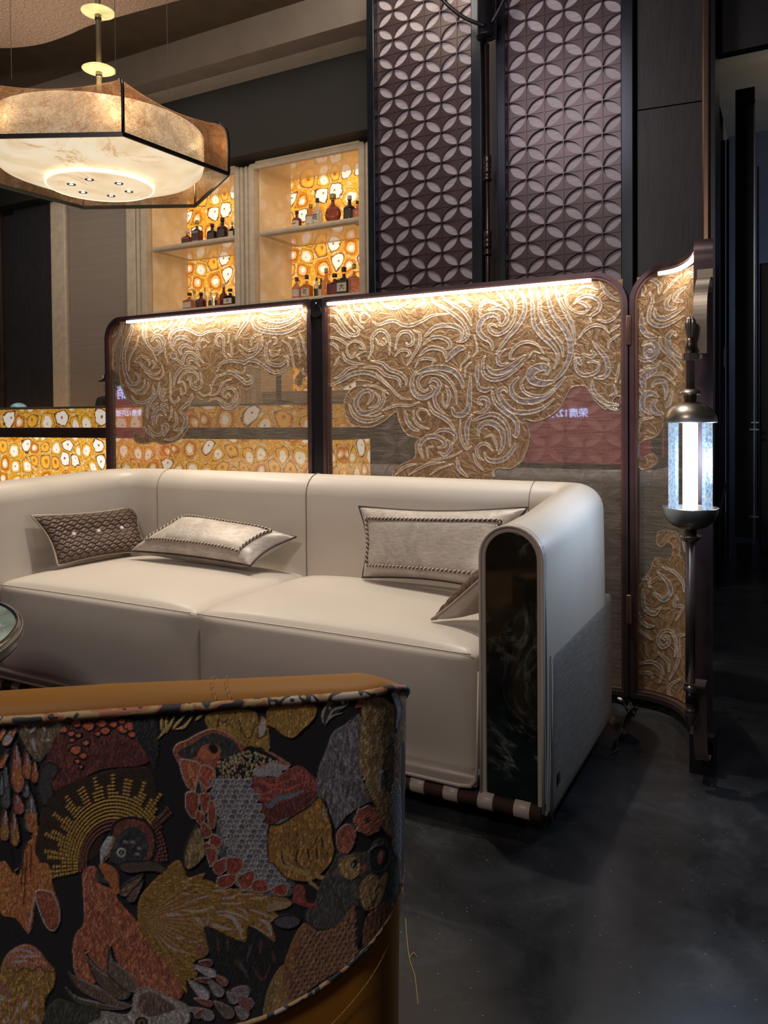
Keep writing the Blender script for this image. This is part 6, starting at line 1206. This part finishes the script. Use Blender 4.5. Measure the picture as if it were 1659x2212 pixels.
# seat and inner parts hidden from here but part of the chair
ctr=E1-DR*.2925+NN*.30; mb=MB(); rbox(mb,-.25,.25,-.26,.24,.22,.43,.05,12); mb.v=[(ctr[0]+DR[0]*x+NN[0]*y,ctr[1]+DR[1]*x+NN[1]*y,z) for x,y,z in mb.v]; mb.build('seat_cushion',CAMEL,arm,True)
for a,b_ in ((-.24,-.2),(.24,-.2),(-.24,.2),(.24,.2)): q=ctr+DR*a+NN*b_; MB().lathe([(.012,0),(.018,.08)],(q[0],q[1],0),12).build('leg',BLACKM,arm,True)
# woven outer back; its lower seam sweeps up to the right
paint_chair()
sm_px=[(873,1889),(866,1930),(853,1961),(832,1997),(808,2032),(775,2065),(728,2108),(678,2143),(619,2176),(580,2196),(520,2216),(440,2238)]
ss_=np.linspace(-.60,Q+.10,400); sv=[]
pj=[toPX(np.array([[*chpt(s,.0)[0],z] for z in (.65,.3)])) for s in ss_]
zseam=[]
mx=np.array([p[0].mean() for p in pj]); ivis=int(np.argmax(mx))
for s,(xx,yy) in zip(ss_,pj):
    xm=xx.mean(); x_=min(xm,873); yt=np.interp(x_,[p[0] for p in sm_px[::-1]],[p[1] for p in sm_px[::-1]]); z_=.65+(yt-yy[0])/(yy[1]-yy[0])*(.3-.65); zseam.append(z_)
zseam=np.array(zseam); zseam[ivis:]=zseam[ivis]+np.linspace(0,.12,len(ss_)-ivis); zseam=np.clip(zseam,.12,.60)
k9=np.ones(15)/15; zseam=np.convolve(np.pad(zseam,7,'edge'),k9,'valid')
NU,NVv=560,430; U=np.concatenate([np.linspace(-.60,.0,440,endpoint=False),np.linspace(0,Q+.10,120)]); P=np.zeros((NVv,NU,3)); N=np.zeros_like(P)
for i,s in enumerate(U):
    p,d_=chpt(s,.0015); zl=np.interp(s,ss_,zseam); zt_=chz(s)-.004; z=np.linspace(zl,zt_,NVv); f=(z-.07)/(zt_-.07); q0=chpt(s,.0015-.010)[0]
    P[:,i,0]=q0[0]*(1-f)+p[0]*f; P[:,i,1]=q0[1]*(1-f)+p[1]*f; P[:,i,2]=z; N[:,i,0]=d_[0]; N[:,i,1]=d_[1]
px,py=toPX(P.reshape(-1,3)); px=px.reshape(NVv,NU); 
A=sample(CHB,px.ravel(),py).reshape(NVv,NU,4)
m,t,b=newmat('woven_bird_tapestry'); at=t.node('ShaderNodeAttribute',attribute_name='weave'); v=t.coord(); n_=t.noise(v,900,2,.5); n3=t.noise(t.coord((700,700,260)),1,2)
t.link(t.mix(.45,at.outputs['Color'],t.mix(1.0,at.outputs['Color'],t.ramp(n3.outputs[0],[(.35,(.35,.35,.35)),(.65,(1.7,1.7,1.7))]),'MULTIPLY')),b.inputs['Base Color'])
b.inputs['Roughness'].default_value=.6; b.inputs['Sheen Weight'].default_value=.25; t.link(t.bump(n_.outputs[0],.5,.0012),b.inputs['Normal']); TAP=m
A[...,:3]=np.clip(A[...,:3]*1.5,0,1)
gridmesh('tapestry_panel',P,N,A[...,3],{'weave':A[...,:3]},TAP,arm,.0020)
# patterned piping above and along the lower seam
m,t,b=newmat('patterned_piping'); v=t.coord(); n=t.noise(v,26,2,.4,.4); t.link(t.ramp(n.outputs[0],[(.28,(.03,.03,.035)),(.40,(.45,.17,.10)),(.46,(.48,.34,.16)),(.52,(.05,.05,.06)),(.58,(.52,.44,.36)),(.68,(.40,.36,.38))],'CONSTANT'),b.inputs['Base Color']); b.inputs['Roughness'].default_value=.6; PIPM=m
MB().tube([(*chpt(s,.003)[0],chz(s)-.003) for s in np.linspace(-.60,Q+.12,120)],.0052,10).build('patterned_piping',PIPM,arm,True)
MB().tube([(*chpt(s,-.0045)[0],float(np.interp(s,ss_,zseam))-.002) for s in np.linspace(-.60,Q+.09,120)],.0034,8).build('lower_piping',PIPM,arm,True)
mb=MB(); s_=np.linspace(-.30,Q+.02,70)
for i in range(0,68):
    def zz_(s): return float(np.interp(s,ss_,zseam))-.035-.06*max(0,min(1,(Q*.6-s)/.25))
    a,b_=s_[i],s_[i]+.006
    mb.tube([(*chpt(a,-.0045)[0],zz_(a)),(*chpt(b_,-.0045)[0],zz_(b_))],.0006,4)
mb.build('stitching',pm('amber_thread',(.55,.28,.06),.6),arm)
# ================================================================ coffee table
def circ3(a,b_,c_):
    a,b_,c_=[np.array(p[:2]) for p in (a,b_,c_)]; Am=2*np.array([b_-a,c_-a]); rr=np.array([b_@b_-a@a,c_@c_-a@a]); o=np.linalg.solve(Am,rr); return o,float(np.linalg.norm(o-a))
TZ=.50; tc_,tr_=circ3(onZ(0,1298,TZ),onZ(51,1343,TZ),onZ(0,1399,TZ)); print('table',tc_,tr_)
GRN=marble('sea_green_marble',(.008,.016,.018),(.34,.46,.44),(.12,.22,.21),.05,9); CHR=pm('polished_chrome',(.22,.23,.23),.15,1,.1,9)
tbl=thing('coffee_table',(tc_[0],tc_[1],0),'round coffee table with green marble top and stepped metal rim before the sofa','table')
cc=(tc_[0],tc_[1],0)
MB().lathe([(tr_-.030,TZ-.004),(tr_-.020,TZ-.001)],cc,96).build('marble_top',GRN,tbl)
mb=MB(); mb.lathe([(tr_-.021,TZ-.01),(tr_-.020,TZ+.001),(tr_-.012,TZ+.003),(tr_-.004,TZ),(tr_,TZ-.006),(tr_,TZ-.018)],cc,96); mb.f=mb.f[:-2]; mb.build('metal_rim',CHR,tbl,True)
MB().lathe([(tr_-.02,TZ-.048),(tr_-.006,TZ-.040),(tr_+.000,TZ-.030),(tr_-.012,TZ-.026),(tr_-.008,TZ-.018)],cc,96).build('lower_rim',pm('gunmetal',(.05,.055,.055),.2,.9),tbl,True)
rp=min(.22,tr_*.5); MB().lathe([(rp*1.3,0),(rp*1.3,.02),(rp*.6,.05),(rp*.5,.3),(rp*.8,TZ-.05)],cc,48).build('pedestal',CHR,tbl,True)
# ================================================================ bartender behind the bar
BXp=onY(235,835,5.72).x; HXc=BXp+.03; HYc=5.72; HZc=1.415
per=thing('person',(HXc+.05,HYc,0),'person in a black peaked cap behind the bar, mostly hidden by the screen','person')
SKIN=pm('skin',(.50,.29,.21),.5,0,.08,12); SHIRT=pm('black_shirt',(.02,.02,.022),.8)
def skinned(name,verts,edges,radii,mat,parent,rootv=0):
    me=bpy.data.meshes.new(name); off=rootloc(parent); me.from_pydata([Vector(v_)-off for v_ in verts],edges,[]); o=bpy.data.objects.new(name,me); COL.objects.link(o); o.parent=parent; me.materials.append(mat)
    md=o.modifiers.new('skin','SKIN'); sl=me.skin_vertices[0] if me.skin_vertices else None
    if sl is None:
        bm=bmesh.new(); bm.from_mesh(me); bm.verts.layers.skin.verify(); bm.to_mesh(me); bm.free(); sl=me.skin_vertices[0]
    for i,r in enumerate(radii): sl.data[i].radius=(r,r); sl.data[i].use_root=(i==rootv)
    o.modifiers.new('sub','SUBSURF').levels=2; o.modifiers['sub'].render_levels=2; md.use_smooth_shade=True; return o
bx_=HXc+.08
V=[(bx_+.02,HYc,.86),(bx_+.01,HYc,1.05),(bx_-.01,HYc,1.20),(bx_-.03,HYc,1.27),(bx_-.05,HYc,1.33),
   (bx_-.01,HYc-.18,1.22),(bx_-.03,HYc-.23,1.0),(bx_-.22,HYc-.26,.97),(bx_-.30,HYc-.27,.98),
   (bx_-.01,HYc+.18,1.22),(bx_-.03,HYc+.22,1.0),(bx_-.22,HYc+.20,.97),(bx_-.30,HYc+.19,.98),
   (bx_+.02,HYc-.09,.80),(bx_,HYc-.10,.45),(bx_,HYc-.10,.06),(bx_-.14,HYc-.10,.03),(bx_+.02,HYc+.09,.80),(bx_,HYc+.10,.45),(bx_,HYc+.10,.06),(bx_-.14,HYc+.10,.03)]
Ed=[(0,1),(1,2),(2,3),(3,4),(2,5),(5,6),(6,7),(7,8),(2,9),(9,10),(10,11),(11,12),(0,13),(13,14),(14,15),(15,16),(0,17),(17,18),(18,19),(19,20)]
Rr=[.14,.13,.14,.07,.052,.06,.045,.034,.028,.06,.045,.034,.028,.09,.06,.045,.035,.09,.06,.045,.035]
skinned('body',V,Ed,Rr,SKIN,per)
V2=V[:4]+V[5:8]+V[9:12]+V[13:16]+V[17:20]; Ed2=[(0,1),(1,2),(2,3),(2,4),(4,5),(5,6),(2,7),(7,8),(8,9),(0,10),(10,11),(11,12),(0,13),(13,14),(14,15)]
skinned('dark_clothing',V2,Ed2,[.155,.145,.155,.08,.072,.056,.044,.072,.056,.044,.10,.075,.06,.10,.075,.06],SHIRT,per)
for sy in (-.27,.19):
    hx,hy,hz=bx_-.30,HYc+sy,.98
    hv=[(hx+.02,hy,hz),(hx-.05,hy,hz)]; he=[(0,1)]; hr=[.026,.030]
    for k,(dy,L) in enumerate(((-.028,.060),(-.010,.072),(.010,.067),(.028,.052))):
        i=len(hv); hv+=[(hx-.075,hy+dy,hz),(hx-.075-L*.5,hy+dy,hz-.006),(hx-.075-L,hy+dy,hz-.022)]; he+=[(1,i),(i,i+1),(i+1,i+2)]; hr+=[.010,.009,.008]
    i=len(hv); sg=1 if sy<0 else -1; hv+=[(hx-.02,hy+sg*.035,hz),(hx-.055,hy+sg*.055,hz-.008)]; he+=[(0,i),(i,i+1)]; hr+=[.011,.009]
    skinned('hand',hv,he,hr,SKIN,per)
hd=MB()
def headf(u,v_):
    a=2*PI*u; p_=PI*v_; r=Vector((math.sin(p_)*math.cos(a)*.092,math.sin(p_)*math.sin(a)*.072,-math.cos(p_)*.112))
    fx=-math.cos(a)*math.sin(p_)
    if r.z<-.02: r.x*=.92; r.y*=.86+.1*(1+r.z/.112)
    if fx>.80: 
        r.x-=.022*math.exp(-((r.z+.018)/.020)**2)*math.exp(-(r.y/.014)**2); r.x-=.007*math.exp(-((r.z+.058)/.012)**2)*math.exp(-(r.y/.024)**2); r.x-=.008*math.exp(-((r.z+.095)/.02)**2); r.x+=.008*math.exp(-((r.z-.008)/.012)**2)*(abs(r.y)>.015)
    return (HXc+r.x,HYc+r.y,HZc+r.z)
hd.grid(headf,56,48,closeu=True); head=hd.build('head',SKIN,per,True)
for sy in (-1,1):
    mb=MB(); mb.grid(lambda u,v_:(HXc+.012+.018*math.sin(PI*v_)*math.cos(2*PI*u),HYc+sy*(.072+.008*math.sin(PI*v_)*math.sin(2*PI*u)),HZc-.01-.03*math.cos(PI*v_)),14,10,closeu=True); mb.build('ear',SKIN,head,True)
    mb=MB(); mb.grid(lambda u,v_:(HXc-.082+.009*math.sin(PI*v_)*math.cos(2*PI*u),HYc+sy*.028+.012*math.sin(PI*v_)*math.sin(2*PI*u),HZc+.008-.006*math.cos(PI*v_)),10,8,closeu=True); mb.build('eye',pm('eye',(.05,.035,.03),.1),head,True)
MB().box(HXc-.094,HXc-.086,HYc-.022,HYc+.022,HZc-.063,HZc-.058).build('mouth',pm('lips',(.32,.12,.10),.5),head,bevel=.002)
mb=MB(); mb.grid(lambda u,v_:(HXc+.012+.098*math.sin(PI/2*v_+.0001)*math.cos(2*PI*u),HYc+.082*math.sin(PI/2*v_+.0001)*math.sin(2*PI*u),HZc+.028+.105*math.cos(PI/2*v_)),40,14,closeu=True); cap=mb.build('black_cap',BLACKP,per,True)
mb=MB(); mb.grid(lambda u,v_:(HXc-.072-.085*v_*math.cos((u-.5)*2.2),HYc+.078*math.sin((u-.5)*2.6)*(1-.15*v_),HZc+.034-.016*v_+.010*math.cos((u-.5)*3)),20,8); mb.build('peak',BLACKP,cap,True,solid=.004)
MB().prism([(HXc-.02+.010*math.cos(2*PI*k/16),HZc+.07+.018*math.sin(2*PI*k/16)) for k in range(16)],HYc-.086,HYc-.078,'y').build('white_emblem',pm('white_print',(.6,.6,.6),.6),cap)
mb=MB(); mb.grid(lambda u,v_:(HXc+.03+.075*math.sin(PI*v_)*math.cos((u-.5)*2.6),HYc+.080*math.sin(PI*v_)*math.sin((u-.5)*2.6),HZc-.02-.07*math.cos(PI*v_)),20,14); mb.build('dark_hair',pm('hair',(.015,.012,.010),.6),per,True)
# ================================================================ red LED display behind the camera, mirrored in the gauze
YV=2*2.862+4.0
REDM=emat('red_led_panel',(1,.12,.16),.8,.25,1.5); TXM=emat('led_lettering',(.42,.58,1),9)
def ledsign(pxr,pxl,label,tx,pyc,big=None):
    x1=onY(pxr,900,YV).x; x0=onY(pxl,900,YV).x; zt_=onY((pxr+pxl)/2,838,YV).z; zb=onY((pxr+pxl)/2,1000,YV).z
    r=thing('led_display',((x0+x1)/2,-4.0,0),label,'sign'); 
    MB().box(x0,x1,-4.02,-4.0,zb,zt_).build('display_face',REDM,r); MB().box(x0-.03,x1+.03,-4.10,-4.02,0,zt_+.03).build('cabinet',BLACKM,r)
    p=onY(pyc[0],pyc[1],YV); 
    o=textmesh('display_lettering',tx,.125,TXM,r,(0,0,0),(PI/2,0,PI)); me=o.data; xs=[v_.co.x for v_ in me.vertices]
    o.location=Vector((p.x-abs(min(xs)),-3.995,p.z))-rootloc(r)
    if big: textmesh('display_lettering',big[0],.26,TXM,r,(onY(big[1],big[2],YV).x,-3.995,onY(big[1],big[2],YV).z),(PI/2,0,PI))
    return r
ledsign(1343,1020,'red LED display with blue-white lettering reflected in the right leaf of the screen','荣膺12月建材',(1270,893))
ledsign(360,243,'far red LED display with blue-white lettering reflected in the left leaf of the screen','荣膺12月建博',(306,893),('销',263,850))
# ================================================================ oddments on the floor
def fl(x,y,z=.003): p=onZ(x,y,0); return (p.x,p.y,z)
tp=thing('black_tape',fl(1350,1580,0),'crumpled black tape and cable tangle on the floor by the foot of the screen','tape')
for pts,wd in (([(1302,1540),(1325,1568),(1340,1585),(1330,1610),(1326,1628)],.026),([(1372,1530),(1350,1556),(1338,1580),(1352,1602),(1378,1612)],.030),([(1345,1575),(1350,1600),(1336,1600)],.022),([(1318,1634),(1334,1632)],.02)):
    P_=cr([fl(a,b_,.004+.012*(i%2)) for i,(a,b_) in enumerate(pts)],5); MB().strip(P_,(.6,.2,.75),wd,.0015).build('tape_strip',pm('black_tape_film',(.012,.012,.016),.35,0,.3,30),tp)
MB().tube(cr([fl(1345,1523,.02),fl(1356,1540,.012),fl(1362,1535,.03),fl(1370,1548,.006)],6),.003,8).build('cable',BLACKM,tp,True)
MB().tube([fl(1335,1519,.020),fl(1343,1523,.018)],.0055,10).build('white_plug',pm('white_plastic',(.75,.72,.68),.4),tp,True)
th=thing('gold_thread',fl(880,2030,0),'fine strand of gold thread lying on the dark floor beside the armchair','thread')
MB().tube(cr([fl(876,1985,.001),fl(880,2040,.001),fl(886,2080,.002),fl(896,2110,.001),fl(903,2170,.001)],8),.0008,5).build('strand',pm('gold_fibre',(.40,.28,.08),.5),th)
MB().tube(cr([fl(884,2072,.002),fl(893,2060,.002),fl(898,2066,.002)],6),.0008,5).build('strand',pm('gold_fibre',(.40,.28,.08),.5),th)
